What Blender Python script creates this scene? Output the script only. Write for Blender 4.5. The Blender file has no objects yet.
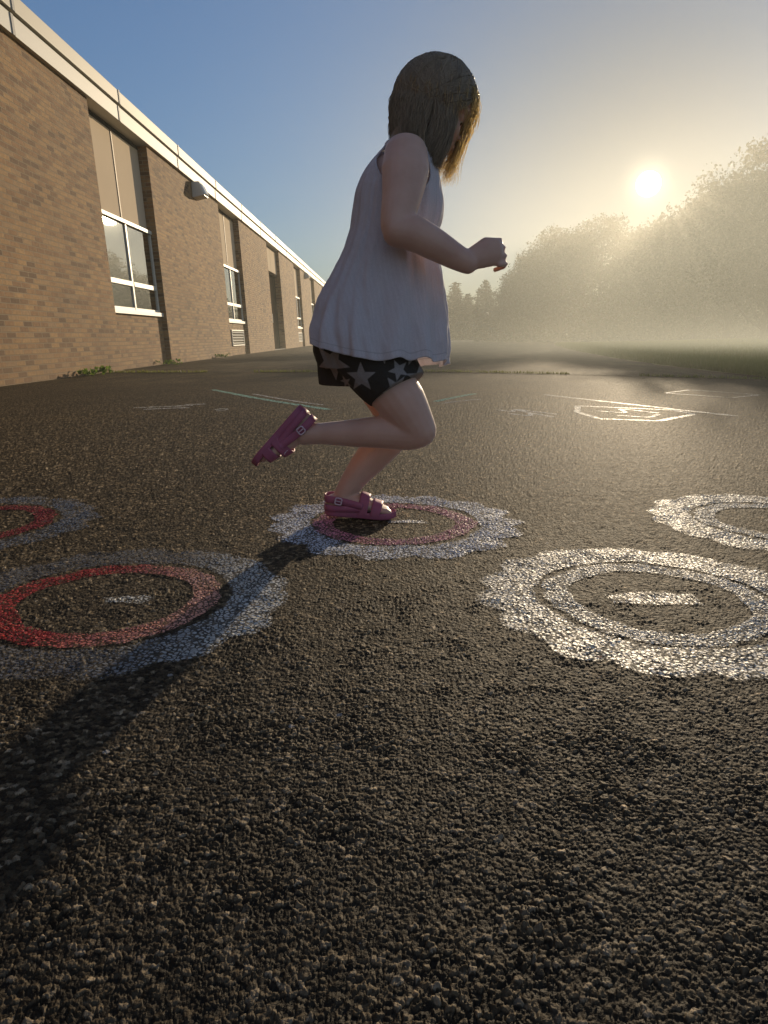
import bpy, bmesh, math, random
import numpy as np
from mathutils import Vector, Matrix, Euler

random.seed(7)
RNG = np.random.default_rng(7)
sc = bpy.context.scene
C = sc.collection
R = math.radians

# ------------------------------------------------------------------ helpers
def tag(o, label=None, cat=None, group=None, kind=None):
    if label: o['label'] = label
    if cat: o['category'] = cat
    if group: o['group'] = group
    if kind: o['kind'] = kind
    return o

def empty(name, loc=(0, 0, 0), parent=None):
    o = bpy.data.objects.new(name, None)
    C.objects.link(o)
    o.location = loc
    o.empty_display_size = .1
    if parent: o.parent = parent
    return o

def mesh_np(name, V, F, smooth=True):
    V = np.asarray(V, np.float32); F = np.asarray(F, np.int32)
    me = bpy.data.meshes.new(name)
    n, k = F.shape
    me.vertices.add(len(V)); me.vertices.foreach_set('co', V.ravel())
    me.loops.add(n * k); me.loops.foreach_set('vertex_index', F.ravel())
    me.polygons.add(n)
    me.polygons.foreach_set('loop_start', np.arange(0, n * k, k, dtype=np.int32))
    me.polygons.foreach_set('use_smooth', np.full(n, smooth))
    me.update(calc_edges=True)
    return me

def attr(me, name, vals):
    a = me.attributes.new(name, 'FLOAT', 'POINT')
    a.data.foreach_set('value', np.asarray(vals, np.float32).ravel())

def link(name, me, mat=None, parent=None):
    o = bpy.data.objects.new(name, me)
    C.objects.link(o)
    if mat: me.materials.append(mat)
    if parent: o.parent = parent
    return o

class MB:
    """collects simple closed shapes, then links them as one mesh object"""
    def __init__(s): s.v = []; s.f = []
    def add(s, V, F):
        b = len(s.v); s.v += [tuple(p) for p in V]
        s.f += [tuple(i + b for i in f) for f in F]
        return s
    def box(s, x0, x1, y0, y1, z0, z1, M=None, drop=()):
        V = [(x0,y0,z0),(x1,y0,z0),(x1,y1,z0),(x0,y1,z0),(x0,y0,z1),(x1,y0,z1),(x1,y1,z1),(x0,y1,z1)]
        F = [(0,3,2,1),(4,5,6,7),(0,1,5,4),(1,2,6,5),(2,3,7,6),(3,0,4,7)]
        if M is not None: V = [M @ Vector(p) for p in V]
        return s.add(V, F)
    def tube(s, pts, ra, rb=None, n=14, ref=(0, 1, 0), caps=True, dome=True):
        V, F = tube_vf(pts, ra, rb, n, ref, caps, dome)
        return s.add(V, F)
    def sphere(s, c, r, M=None, nu=20, nv=12):
        V = []; F = []
        if not hasattr(r, '__len__'): r = (r, r, r)
        V.append(Vector((0, 0, 1)))
        for i in range(1, nv):
            t = math.pi * i / nv
            for j in range(nu):
                p = 2 * math.pi * j / nu
                V.append(Vector((math.sin(t) * math.cos(p), math.sin(t) * math.sin(p), math.cos(t))))
        V.append(Vector((0, 0, -1)))
        for j in range(nu): F.append((0, 1 + j, 1 + (j + 1) % nu))
        for i in range(nv - 2):
            for j in range(nu):
                a = 1 + i * nu + j; b = 1 + i * nu + (j + 1) % nu
                F.append((a, a + nu, b + nu, b))
        e = len(V) - 1; q = 1 + (nv - 2) * nu
        for j in range(nu): F.append((q + j, e, q + (j + 1) % nu))
        out = []
        for p in V:
            p = Vector((p.x * r[0], p.y * r[1], p.z * r[2]))
            if M is not None: p = M @ p
            out.append(p + Vector(c))
        return s.add(out, F)
    def build(s, name, mat=None, parent=None, smooth=False, bevel=0, M=None):
        me = bpy.data.meshes.new(name)
        V = s.v if M is None else [tuple(M @ Vector(p)) for p in s.v]
        me.from_pydata(V, [], s.f)
        me.update()
        if smooth: me.polygons.foreach_set('use_smooth', [True] * len(me.polygons))
        if bevel:
            bm = bmesh.new(); bm.from_mesh(me)
            bmesh.ops.bevel(bm, geom=bm.edges[:], offset=bevel, segments=2, affect='EDGES', profile=.6)
            bm.to_mesh(me); bm.free()
        return link(name, me, mat, parent)

def catmull(P, n):
    P = [np.array(p, float) for p in P]
    Q = [2 * P[0] - P[1]] + P + [2 * P[-1] - P[-2]]
    out = []
    for i in range(1, len(Q) - 2):
        for k in range(n):
            t = k / n
            a, b, c, d = Q[i-1], Q[i], Q[i+1], Q[i+2]
            out.append(.5 * (2*b + (c-a)*t + (2*a-5*b+4*c-d)*t*t + (3*b-a-3*c+d)*t**3))
    out.append(Q[-2])
    return np.array(out)

def tube_vf(pts, ra, rb=None, n=14, ref=(0, 1, 0), caps=True, dome=True):
    P = [Vector(p) for p in pts]; m = len(P)
    if rb is None: rb = ra
    if not hasattr(ra, '__len__'): ra = [ra] * m
    if not hasattr(rb, '__len__'): rb = [rb] * m
    ref = Vector(ref)
    rings = []
    def frame(t):
        s = ref - t * ref.dot(t)
        if s.length < 1e-4:
            s = Vector((1, 0, 0)) - t * t.x
        s.normalize()
        return s, t.cross(s)
    T = []
    for i in range(m):
        t = (P[min(i+1, m-1)] - P[max(i-1, 0)])
        T.append(t.normalized() if t.length > 1e-9 else Vector((0, 0, 1)))
    seq = []
    if caps and dome:
        for a in (80, 55, 28):
            k = math.cos(R(a)); d = math.sin(R(a)) * min(ra[0], rb[0])
            seq.append((P[0] - T[0] * d, T[0], ra[0] * k, rb[0] * k))
    for i in range(m): seq.append((P[i], T[i], ra[i], rb[i]))
    if caps and dome:
        for a in (28, 55, 80):
            k = math.cos(R(a)); d = math.sin(R(a)) * min(ra[-1], rb[-1])
            seq.append((P[-1] + T[-1] * d, T[-1], ra[-1] * k, rb[-1] * k))
    V = []
    for c, t, a, b in seq:
        s, q = frame(t)
        for j in range(n):
            an = 2 * math.pi * j / n
            V.append(c + s * (a * math.cos(an)) + q * (b * math.sin(an)))
    F = []
    for i in range(len(seq) - 1):
        for j in range(n):
            a = i * n + j; b = i * n + (j + 1) % n
            F.append((a, b, b + n, a + n))
    if caps:
        F.append(tuple(reversed(range(n))))
        k = (len(seq) - 1) * n
        F.append(tuple(k + j for j in range(n)))
    return V, F

def fuse(mb, voxel, smooth_it=6, smooth_f=.5):
    """union of the collected closed shapes as ONE continuous smooth surface"""
    o = mb.build('fuse_tmp')
    m = o.modifiers.new('r', 'REMESH'); m.mode = 'VOXEL'; m.voxel_size = voxel; m.use_smooth_shade = True
    if smooth_it:
        s = o.modifiers.new('s', 'SMOOTH'); s.iterations = smooth_it; s.factor = smooth_f
    dg = bpy.context.evaluated_depsgraph_get()
    dg.update()
    me = bpy.data.meshes.new_from_object(o.evaluated_get(dg))
    old = o.data
    bpy.data.objects.remove(o); bpy.data.meshes.remove(old)
    me.materials.clear()
    me.polygons.foreach_set('use_smooth', [True] * len(me.polygons))
    return me

# noise in numpy, so that every sheet laid on the ground shares one relief
def h2(ix, iy, s):
    a = (ix.astype(np.int64) * 374761393 + iy.astype(np.int64) * 668265263 + s * 982451653) & 0xffffffff
    a = ((a ^ (a >> 13)) * 1274126177) & 0xffffffff
    a = ((a ^ (a >> 16)) * 2246822519) & 0xffffffff
    a = a ^ (a >> 13)
    return (a & 0xffffff).astype(np.float64) / 0xffffff

def vnoise(x, y, s):
    ix = np.floor(x); iy = np.floor(y); fx = x - ix; fy = y - iy
    fx = fx * fx * (3 - 2 * fx); fy = fy * fy * (3 - 2 * fy)
    a = h2(ix, iy, s); b = h2(ix + 1, iy, s); c = h2(ix, iy + 1, s); d = h2(ix + 1, iy + 1, s)
    return (a * (1 - fx) + b * fx) * (1 - fy) + (c * (1 - fx) + d * fx) * fy

def fbm(x, y, s, o=3):
    t = 0; a = .5
    for i in range(o):
        t = t + a * vnoise(x * 2**i, y * 2**i, s + i); a *= .5
    return t

def voro(x, y, s):
    """distance to the stone's middle, a number per stone, and the stone's own tilted face"""
    ix = np.floor(x); iy = np.floor(y)
    f1 = np.full(x.shape, 9.); f2 = np.full(x.shape, 9.); r = np.zeros(x.shape); t = np.zeros(x.shape)
    for dx in (-1, 0, 1):
        for dy in (-1, 0, 1):
            cx = ix + dx; cy = iy + dy
            px = cx + .08 + .84 * h2(cx, cy, s); py = cy + .08 + .84 * h2(cx, cy, s + 1)
            ex = px - x; ey = py - y
            an = h2(cx, cy, s + 3) * np.pi; k = .75 + .5 * h2(cx, cy, s + 4)
            ca, sa = np.cos(an), np.sin(an)
            d = np.hypot((ex * ca + ey * sa) * k, (-ex * sa + ey * ca) / k)
            rr = h2(cx, cy, s + 2); az = h2(cx, cy, s + 5) * 2 * np.pi; sl = h2(cx, cy, s + 6)
            tt = (ex * np.cos(az) + ey * np.sin(az)) * sl
            n1 = d < f1
            f2 = np.where(n1, f1, np.minimum(f2, d))
            r = np.where(n1, rr, r); t = np.where(n1, tt, t); f1 = np.where(n1, d, f1)
    return f1, f2, r, t

def relief(x, y):
    """height of the rough asphalt, the bare-stone measure 0..1 and a number per stone"""
    wx = x + .0035 * (fbm(x * 160, y * 160, 11, 2) - .4); wy = y + .0035 * (fbm(x * 160, y * 160, 17, 2) - .4)
    f1, f2, r1, t1 = voro(wx / .0068, wy / .0058, 21)
    g1, g2, r2, t2 = voro(wx / .0036 + 7.3, wy / .0036, 41)
    e1 = np.clip((f2 - f1) / .20, 0, 1); e2 = np.clip((g2 - g1) / .26, 0, 1)
    big = np.clip((vnoise(x * 26, y * 26, 5) - .25) * 1.8, .55, 1)
    a1 = e1 * (.40 + .60 * r1 ** 1.4 + 1.0 * t1) * big; a2 = e2 * (.3 + .7 * r2 + .9 * t2)
    lo = fbm(x * 60, y * 60, 61, 3) - .45
    h = .0026 * a1 + .0009 * a2 + .0009 * lo + .0018 * (fbm(x * 5, y * 5, 71, 3) - .45)
    return h - .0018, np.clip((2.5 * a1 + 1.7 * a2 + 2.6 * lo) / 2.6 + .12, 0, 1), r1

# ------------------------------------------------------------------ node helpers
def new_mat(name):
    m = bpy.data.materials.new(name); m.use_nodes = True
    nt = m.node_tree; nt.nodes.clear()
    return m, nt

class N:
    def __init__(s, nt): s.nt = nt
    def n(s, t, **kw):
        o = s.nt.nodes.new(t)
        for k, v in kw.items():
            if k.startswith('_'): setattr(o, k[1:], v)
        return o
    def l(s, a, b): s.nt.links.new(a, b)
    def val(s, sock, v):
        if isinstance(v, bpy.types.NodeSocket): s.l(v, sock)
        elif hasattr(v, '__len__') and len(v) == 3 and sock.type == 'RGBA': sock.default_value = (*v, 1)
        else: sock.default_value = v
    def math(s, op, a, b=None, c=None, clamp=False):
        o = s.nt.nodes.new('ShaderNodeMath'); o.operation = op; o.use_clamp = clamp
        s.val(o.inputs[0], a)
        if b is not None: s.val(o.inputs[1], b)
        if c is not None: s.val(o.inputs[2], c)
        return o.outputs[0]
    def mix(s, f, a, b, mode='MIX'):
        o = s.nt.nodes.new('ShaderNodeMix'); o.data_type = 'RGBA'; o.blend_type = mode
        s.val(o.inputs[0], f); s.val(o.inputs[6], a); s.val(o.inputs[7], b)
        return o.outputs[2]
    def noise(s, vec, scale, detail=4, rough=.55, out=0):
        o = s.nt.nodes.new('ShaderNodeTexNoise')
        if vec is not None: s.l(vec, o.inputs['Vector'])
        o.inputs['Scale'].default_value = scale; o.inputs['Detail'].default_value = detail; o.inputs['Roughness'].default_value = rough
        return o.outputs[out]
    def ramp(s, f, pts):
        o = s.nt.nodes.new('ShaderNodeValToRGB'); s.val(o.inputs[0], f)
        e = o.color_ramp.elements
        while len(e) < len(pts): e.new(.5)
        for i, (p, c) in enumerate(pts):
            e[i].position = p; e[i].color = (*c, 1) if len(c) == 3 else c
        return o.outputs[0]
    def attr(s, name):
        o = s.nt.nodes.new('ShaderNodeAttribute'); o.attribute_name = name
        return o.outputs['Fac']
    def pos(s): return s.nt.nodes.new('ShaderNodeNewGeometry').outputs['Position']
    def obj(s): return s.nt.nodes.new('ShaderNodeTexCoord').outputs['Object']
    def scale(s, vec, v):
        o = s.nt.nodes.new('ShaderNodeMapping'); s.l(vec, o.inputs[0]); o.inputs[3].default_value = v
        return o.outputs[0]
    def bump(s, h, strength, dist):
        o = s.nt.nodes.new('ShaderNodeBump'); s.l(h, o.inputs['Height'])
        o.inputs['Strength'].default_value = strength; o.inputs['Distance'].default_value = dist
        return o.outputs[0]
    def bsdf(s, color, rough=.6, spec=.3, normal=None, **kw):
        o = s.nt.nodes.new('ShaderNodeBsdfPrincipled')
        s.val(o.inputs['Base Color'], color); s.val(o.inputs['Roughness'], rough); s.val(o.inputs['Specular IOR Level'], spec)
        if normal is not None: s.l(normal, o.inputs['Normal'])
        for k, v in kw.items(): s.val(o.inputs[k.replace('_', ' ')], v)
        return o.outputs[0]
    def out(s, surf=None, vol=None):
        o = s.nt.nodes.new('ShaderNodeOutputMaterial')
        if surf is not None: s.l(surf, o.inputs[0])
        if vol is not None: s.l(vol, o.inputs[1])
    def shmix(s, f, a, b):
        o = s.nt.nodes.new('ShaderNodeMixShader'); s.val(o.inputs[0], f); s.l(a, o.inputs[1]); s.l(b, o.inputs[2])
        return o.outputs[0]

def simple(name, col, rough=.5, spec=.3, var=.12, nscale=6, bump=0, **kw):
    m, nt = new_mat(name); g = N(nt)
    p = g.obj()
    f = g.noise(p, nscale, 5)
    c = g.mix(f, tuple(k * (1 - var) for k in col), tuple(min(1, k * (1 + var)) for k in col))
    nrm = g.bump(g.noise(p, nscale * 12, 3), bump, .002) if bump else None
    g.out(g.bsdf(c, rough, spec, nrm, **kw))
    return m

# ------------------------------------------------------------------ sun, sky, camera
SUN_EL, SUN_AZ = R(10.3), R(19.0)          # azimuth measured from +Y towards +X
sun_dir = Vector((math.sin(SUN_AZ) * math.cos(SUN_EL), math.cos(SUN_AZ) * math.cos(SUN_EL), math.sin(SUN_EL)))

w = bpy.data.worlds.new('World'); sc.world = w; w.use_nodes = True
nt = w.node_tree; nt.nodes.clear(); g = N(nt)
sky = g.n('ShaderNodeTexSky'); sky.sky_type = 'NISHITA'; sky.sun_disc = False
sky.sun_elevation = SUN_EL; sky.sun_rotation = SUN_AZ
sky.air_density = 1.0; sky.dust_density = .5; sky.ozone_density = 3.5; sky.altitude = 200
# very bright parts of the sky are compressed softly, blue is kept
lum = g.n('ShaderNodeVectorMath', _operation='DOT_PRODUCT'); g.l(sky.outputs[0], lum.inputs[0]); lum.inputs[1].default_value = (.25, .60, .15)
d0 = g.n('ShaderNodeVectorMath', _operation='DOT_PRODUCT'); g.l(g.n('ShaderNodeTexCoord').outputs['Generated'], d0.inputs[0]); d0.inputs[1].default_value = sun_dir
dim = g.math('MULTIPLY_ADD', g.math('POWER', g.math('MAXIMUM', d0.outputs['Value'], 0.0), 28), -.074, .136)
comp = g.math('DIVIDE', dim, g.math('MULTIPLY_ADD', lum.outputs['Value'], .25, 1.0))
bg = g.n('ShaderNodeBackground'); g.l(g.mix(1.0, sky.outputs[0], (.90, 1.0, 1.10), 'MULTIPLY'), bg.inputs[0]); g.l(comp, bg.inputs[1])
# the aureole that hazy air makes round the sun, and the sun itself
gen = g.n('ShaderNodeTexCoord').outputs['Generated']
dt = g.n('ShaderNodeVectorMath', _operation='DOT_PRODUCT'); g.l(gen, dt.inputs[0]); dt.inputs[1].default_value = sun_dir
d = g.math('MAXIMUM', dt.outputs['Value'], 0.0)
def lobe(n, k): return g.math('MULTIPLY', g.math('POWER', d, n), k)
wide = g.math('ADD', lobe(5, .0), lobe(60, .02))
near = g.math('ADD', lobe(700, .06), lobe(5000, .7))
disc = g.math('MULTIPLY', g.math('SMOOTH_MIN', g.math('MULTIPLY', g.math('SUBTRACT', d, math.cos(R(.85)), clamp=True), 1 / (1 - math.cos(R(.85)))), 1.0, .1), 30.0)
b2 = g.n('ShaderNodeBackground'); b2.inputs[0].default_value = (1, .90, .70, 1); g.l(wide, b2.inputs[1])
b3 = g.n('ShaderNodeBackground'); b3.inputs[0].default_value = (1, .86, .58, 1); g.l(g.math('ADD', near, disc), b3.inputs[1])
a1 = g.n('ShaderNodeAddShader'); g.l(bg.outputs[0], a1.inputs[0]); g.l(b2.outputs[0], a1.inputs[1])
a2 = g.n('ShaderNodeAddShader'); g.l(a1.outputs[0], a2.inputs[0]); g.l(b3.outputs[0], a2.inputs[1])
# fill glow added to the unseen sky behind the camera, lifts the girl's shaded side
ds = g.n('ShaderNodeVectorMath', _operation='DOT_PRODUCT'); g.l(gen, ds.inputs[0]); ds.inputs[1].default_value = Vector((.18, -.95, .16)).normalized()
b4 = g.n('ShaderNodeBackground'); b4.inputs[0].default_value = (1, .95, .91, 1)
g.l(g.math('MULTIPLY', g.math('POWER', g.math('MAXIMUM', ds.outputs['Value'], 0.0), 1.8), .23), b4.inputs[1])
a3 = g.n('ShaderNodeAddShader'); g.l(a2.outputs[0], a3.inputs[0]); g.l(b4.outputs[0], a3.inputs[1])
wo = g.n('ShaderNodeOutputWorld'); g.l(a3.outputs[0], wo.inputs[0])

sl = bpy.data.lights.new('sun', 'SUN'); sl.energy = 5.0; sl.angle = R(.53); sl.color = (1, .80, .54)
so = bpy.data.objects.new('sun', sl); C.objects.link(so)
lamp_dir = Vector((math.sin(R(20.0)) * math.cos(SUN_EL), math.cos(R(20.0)) * math.cos(SUN_EL), math.sin(SUN_EL)))
so.rotation_euler = (-lamp_dir).to_track_quat('-Z', 'Y').to_euler()

cam = bpy.data.cameras.new('camera'); co = bpy.data.objects.new('camera', cam); C.objects.link(co)
cam.sensor_fit = 'VERTICAL'; cam.sensor_height = 36; cam.sensor_width = 27; cam.lens = 36 * 710 / 1024
cam.clip_start = .02; cam.clip_end = 3000
co.location = (0, 0, .45); co.rotation_euler = (R(90 - 13.922), 0, 0)
sc.camera = co

sc.view_settings.view_transform = 'Standard'; sc.view_settings.look = 'None'
sc.view_settings.exposure = 0; sc.view_settings.gamma = 1
sc.render.engine = 'CYCLES'
cy = sc.cycles
cy.use_denoising = True
cy.max_bounces = 7; cy.diffuse_bounces = 3; cy.glossy_bounces = 3; cy.transmission_bounces = 5
cy.volume_bounces = 1; cy.transparent_max_bounces = 24
cy.sample_clamp_indirect = 4; cy.caustics_reflective = False; cy.caustics_refractive = False

# ------------------------------------------------------------------ ground
def asphalt_mat():
    m, nt = new_mat('asphalt'); g = N(nt)
    p = g.pos()
    rnd = g.attr('stone'); bare = g.attr('bare')
    stone = g.ramp(rnd, [(0, (.030, .022, .013)), (.4, (.064, .047, .027)), (.72, (.118, .087, .050)), (.92, (.21, .16, .098)), (1, (.42, .33, .22))])
    tar = (.011, .010, .008)
    f = g.math('MULTIPLY_ADD', bare, 1.6, .10, clamp=True)
    c = g.mix(f, tar, stone)
    pat = g.noise(p, .9, 5, .6)
    c = g.mix(1.0, c, g.ramp(pat, [(.3, (.72, .72, .74)), (.55, (1, 1, .98)), (.75, (1.25, 1.2, 1.1))]), 'MULTIPLY')
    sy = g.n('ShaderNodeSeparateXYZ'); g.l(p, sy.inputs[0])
    near_shade = g.n('ShaderNodeMapRange'); g.l(g.math('ADD', sy.outputs[1], g.math('MULTIPLY', pat, .5)), near_shade.inputs[0])  # asphalt darkened towards the camera, shade put into the colour
    near_shade.inputs[1].default_value = .55; near_shade.inputs[2].default_value = 1.9; near_shade.inputs[3].default_value = .60; near_shade.inputs[4].default_value = 1.08
    c = g.mix(1.0, c, near_shade.outputs[0], 'MULTIPLY')
    grain = g.noise(p, 420, 3, .7)
    c = g.mix(1.0, c, g.ramp(grain, [(.3, (.7, .7, .7)), (.7, (1.3, 1.3, 1.3))]), 'MULTIPLY')
    vg = g.n('ShaderNodeTexVoronoi'); g.l(p, vg.inputs['Vector']); vg.inputs['Scale'].default_value = 165; vg.inputs['Randomness'].default_value = 1
    vs = g.n('ShaderNodeSeparateColor'); g.l(vg.outputs['Color'], vs.inputs[0])
    gr = g.attr('grain')
    c = g.mix(gr, c, g.ramp(vs.outputs[0], [(0, (.42, .40, .38)), (.5, (.85, .85, .84)), (.85, (1.45, 1.42, 1.36)), (1, (2.6, 2.5, 2.3))]), 'MULTIPLY')
    ve = g.n('ShaderNodeTexVoronoi'); g.l(p, ve.inputs['Vector']); ve.inputs['Scale'].default_value = 105
    es = g.n('ShaderNodeSeparateColor'); g.l(ve.outputs['Color'], es.inputs[0])
    c = g.mix(gr, c, g.ramp(es.outputs[1], [(0, (.6, .6, .6)), (.6, (1, 1, 1)), (1, (1.7, 1.65, 1.55))]), 'MULTIPLY')
    # chips of pale and orange stone
    v = g.n('ShaderNodeTexVoronoi'); g.l(p, v.inputs['Vector']); v.inputs['Scale'].default_value = 55
    cs = g.n('ShaderNodeSeparateColor'); g.l(v.outputs['Color'], cs.inputs[0])
    chip = g.math('MULTIPLY', g.math('GREATER_THAN', cs.outputs[0], .993), g.math('LESS_THAN', v.outputs['Distance'], .22))
    c = g.mix(chip, c, g.mix(g.math('GREATER_THAN', cs.outputs[1], .75), (.30, .28, .25), (.32, .11, .05)))
    nz = g.math('ADD', g.math('MULTIPLY', g.noise(p, 160, 4, .65), .7), g.math('ADD', g.math('MULTIPLY', vs.outputs[1], .5), g.math('MULTIPLY', g.math('SUBTRACT', 1.0, vg.outputs['Distance']), .5)))
    nrm = g.bump(nz, .8, .004)
    rough = g.math('MULTIPLY_ADD', g.noise(p, 60, 3), .3, .50)
    rough = g.math('ADD', rough, g.math('MULTIPLY', gr, .10))
    g.out(g.bsdf(c, rough, g.math('MULTIPLY_ADD', gr, -.13, .18), nrm))
    return m
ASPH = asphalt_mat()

EDGE = [(4.15, -6), (4.2, 3), (4.30, 8.0), (4.45, 11.6), (4.82, 14.9), (5.9, 22), (8.5, 36), (13, 55), (18, 75)]
def edge_x(y):
    ys = [e[1] for e in EDGE]; xs = [e[0] for e in EDGE]
    return np.interp(y, ys, xs)

# wide sheet of asphalt to the far edge of the yard
def yard():
    ys = np.concatenate([np.arange(-8, 30, .5), np.arange(30, 92, 2.)])
    nx = 60
    t = np.linspace(0, 1, nx)
    X = -3.62 + (edge_x(ys)[:, None] + .06 * np.sin(ys * 3.1)[:, None] * (ys < 20)[:, None] + 3.62) * t[None, :]
    Y = np.repeat(ys[:, None], nx, 1)
    V = np.stack([X, Y, np.full_like(X, -.004)], -1).reshape(-1, 3)
    i = np.arange(len(ys) - 1)[:, None] * nx + np.arange(nx - 1)[None, :]
    F = np.stack([i, i + 1, i + nx + 1, i + nx], -1).reshape(-1, 4)
    me = mesh_np('asphalt', V, F)
    rr = RNG.random(len(V)) * .3 + .35
    attr(me, 'stone', rr); attr(me, 'bare', np.full(len(V), .45)); attr(me, 'grain', np.ones(len(V)))
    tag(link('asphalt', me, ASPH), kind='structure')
yard()

# the near part of the same yard, with its stones modelled
def near_yard():
    rs = [.26]
    while rs[-1] < 7.3:
        r = rs[-1]; rs.append(r + max(.0013, r * r / 319 * .85))
    rs = np.array(rs)
    an = np.concatenate([np.linspace(R(-80), R(-37), 90)[:-1], np.linspace(R(-37), R(37), 1050), np.linspace(R(37), R(80), 90)[1:]])
    X = rs[:, None] * np.sin(an)[None, :]; Y = rs[:, None] * np.cos(an)[None, :]
    n = len(an)
    x = X.ravel(); y = Y.ravel()
    h, b, s = relief(x, y)
    rr = np.hypot(x, y)
    fade = np.clip((7.3 - rr) / 2.5, 0.0, 1) * .8 + .2
    V = np.stack([x, y, h * fade + .002], -1)
    i = np.arange(len(rs) - 1)[:, None] * n + np.arange(n - 1)[None, :]
    F = np.stack([i, i + n, i + n + 1, i + 1], -1).reshape(-1, 4)
    keep = (np.abs(x[F[:, 0]] - .2) < 3.7)
    me = mesh_np('asphalt', V, F[keep])
    far = np.clip((rr - 3) / 3.5, 0, 1)
    attr(me, 'stone', s * (1 - far) + .5 * far); attr(me, 'bare', b * (1 - far) + .45 * far); attr(me, 'grain', np.clip((rr - .55) / 1.3, 0, 1) * .62 + .38)
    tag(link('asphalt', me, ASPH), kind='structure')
near_yard()

def gmat(name, a, b, scale):
    m, nt = new_mat(name); g = N(nt); p = g.pos()
    c = g.mix(g.ramp(g.noise(p, scale, 6, .65), [(.35, (0, 0, 0)), (.65, (1, 1, 1))]), a, b)
    c = g.mix(1.0, c, g.ramp(g.noise(p, scale * 30, 3), [(.3, (.6, .6, .6)), (.7, (1.35, 1.35, 1.35))]), 'MULTIPLY')
    g.out(g.bsdf(c, .9, .1, g.bump(g.noise(p, 30, 4), .6, .03)))
    return m
LAWN = gmat('lawn', (.10, .12, .035), (.15, .14, .06), .5)
# ground to the horizon
MB().add([(-1500, -1500, -.05), (1500, -1500, -.05), (1500, 1500, -.05), (-1500, 1500, -.05)], [(0, 1, 2, 3)]).build('ground', LAWN)
tag(bpy.data.objects['ground'], kind='structure')

def lawn():
    ys = np.concatenate([np.arange(-8, 30, .6), np.arange(30, 130, 3.)])
    nx = 70
    t = np.linspace(0, 1, nx) ** 1.7
    X0 = edge_x(ys) - .02
    X = X0[:, None] + (110 - X0[:, None]) * t[None, :]
    Y = np.repeat(ys[:, None], nx, 1)
    rise = np.clip((X - X0[:, None]) / 12, 0, 1)
    Z = .012 + .05 * np.clip((X - X0[:, None]) / .3, 0, 1) + .35 * rise ** 1.5 + .05 * (fbm(X / 2., Y / 2., 5) - .45) * np.clip((X - X0[:, None]), 0, 1)
    V = np.stack([X, Y, Z], -1).reshape(-1, 3)
    i = np.arange(len(ys) - 1)[:, None] * nx + np.arange(nx - 1)[None, :]
    F = np.stack([i, i + 1, i + nx + 1, i + nx], -1).reshape(-1, 4)
    tag(link('lawn', mesh_np('lawn', V, F), LAWN), kind='structure')
lawn()

def leaf_mat(name, a, b, trans=.35, rough=.5):
    m, nt = new_mat(name); g = N(nt)
    p = g.pos()
    gi = g.nt.nodes.new('ShaderNodeNewGeometry').outputs['Random Per Island']
    f = g.math('MULTIPLY_ADD', gi, .6, g.math('MULTIPLY', g.noise(p, .8, 3), .4))
    c = g.mix(f, a, b)
    t = g.n('ShaderNodeBsdfTranslucent'); g.l(g.mix(.5, c, (b[0] * 1.6, b[1] * 1.5, b[2])), t.inputs[0])
    g.out(g.shmix(trans, g.bsdf(c, rough, .25), t.outputs[0]))
    return m
GRASS = leaf_mat('grass', (.09, .12, .025), (.20, .21, .07), .5)
TREE_LEAF = leaf_mat('tree_leaf', (.016, .022, .008), (.026, .034, .012), .03)
PINE_LEAF = leaf_mat('needle', (.014, .028, .014), (.035, .052, .024), .18)
WEED = leaf_mat('weed_leaf', (.06, .11, .015), (.13, .20, .04), .45)

def blades(n, xs, ys, zs, hgt, wid, seed):
    r = np.random.default_rng(seed)
    az = r.random(n) * 2 * np.pi; lean = r.normal(0, .45, n); H = hgt * (.5 + r.random(n)); W = wid * (.6 + .8 * r.random(n))
    dx = np.cos(az); dy = np.sin(az)
    b0 = np.stack([xs - dx * W, ys - dy * W, zs], -1); b1 = np.stack([xs + dx * W, ys + dy * W, zs], -1)
    tp = np.stack([xs - dy * lean * H, ys + dx * lean * H, zs + H], -1)
    V = np.stack([b0, b1, tp], 1).reshape(-1, 3)
    return V, np.arange(n * 3).reshape(-1, 3)

def grass():
    r = np.random.default_rng(3)
    n = 130000
    y = 6 + 34 * r.random(n) ** 1.5
    x = edge_x(y) - .05 + np.abs(r.normal(0, 1, n)) * (1.2 + .14 * y) * (r.random(n) ** .8)
    z = .02 + .05 * np.clip((x - edge_x(y)) / .3, 0, 1) + .35 * np.clip((x - edge_x(y)) / 12, 0, 1) ** 1.5
    V, F = blades(n, x, y, z - .01, .055 + .0014 * 15, .006, 4)
    tag(link('grass', mesh_np('grass', V, F, False), GRASS), kind='stuff')
grass()

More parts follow.
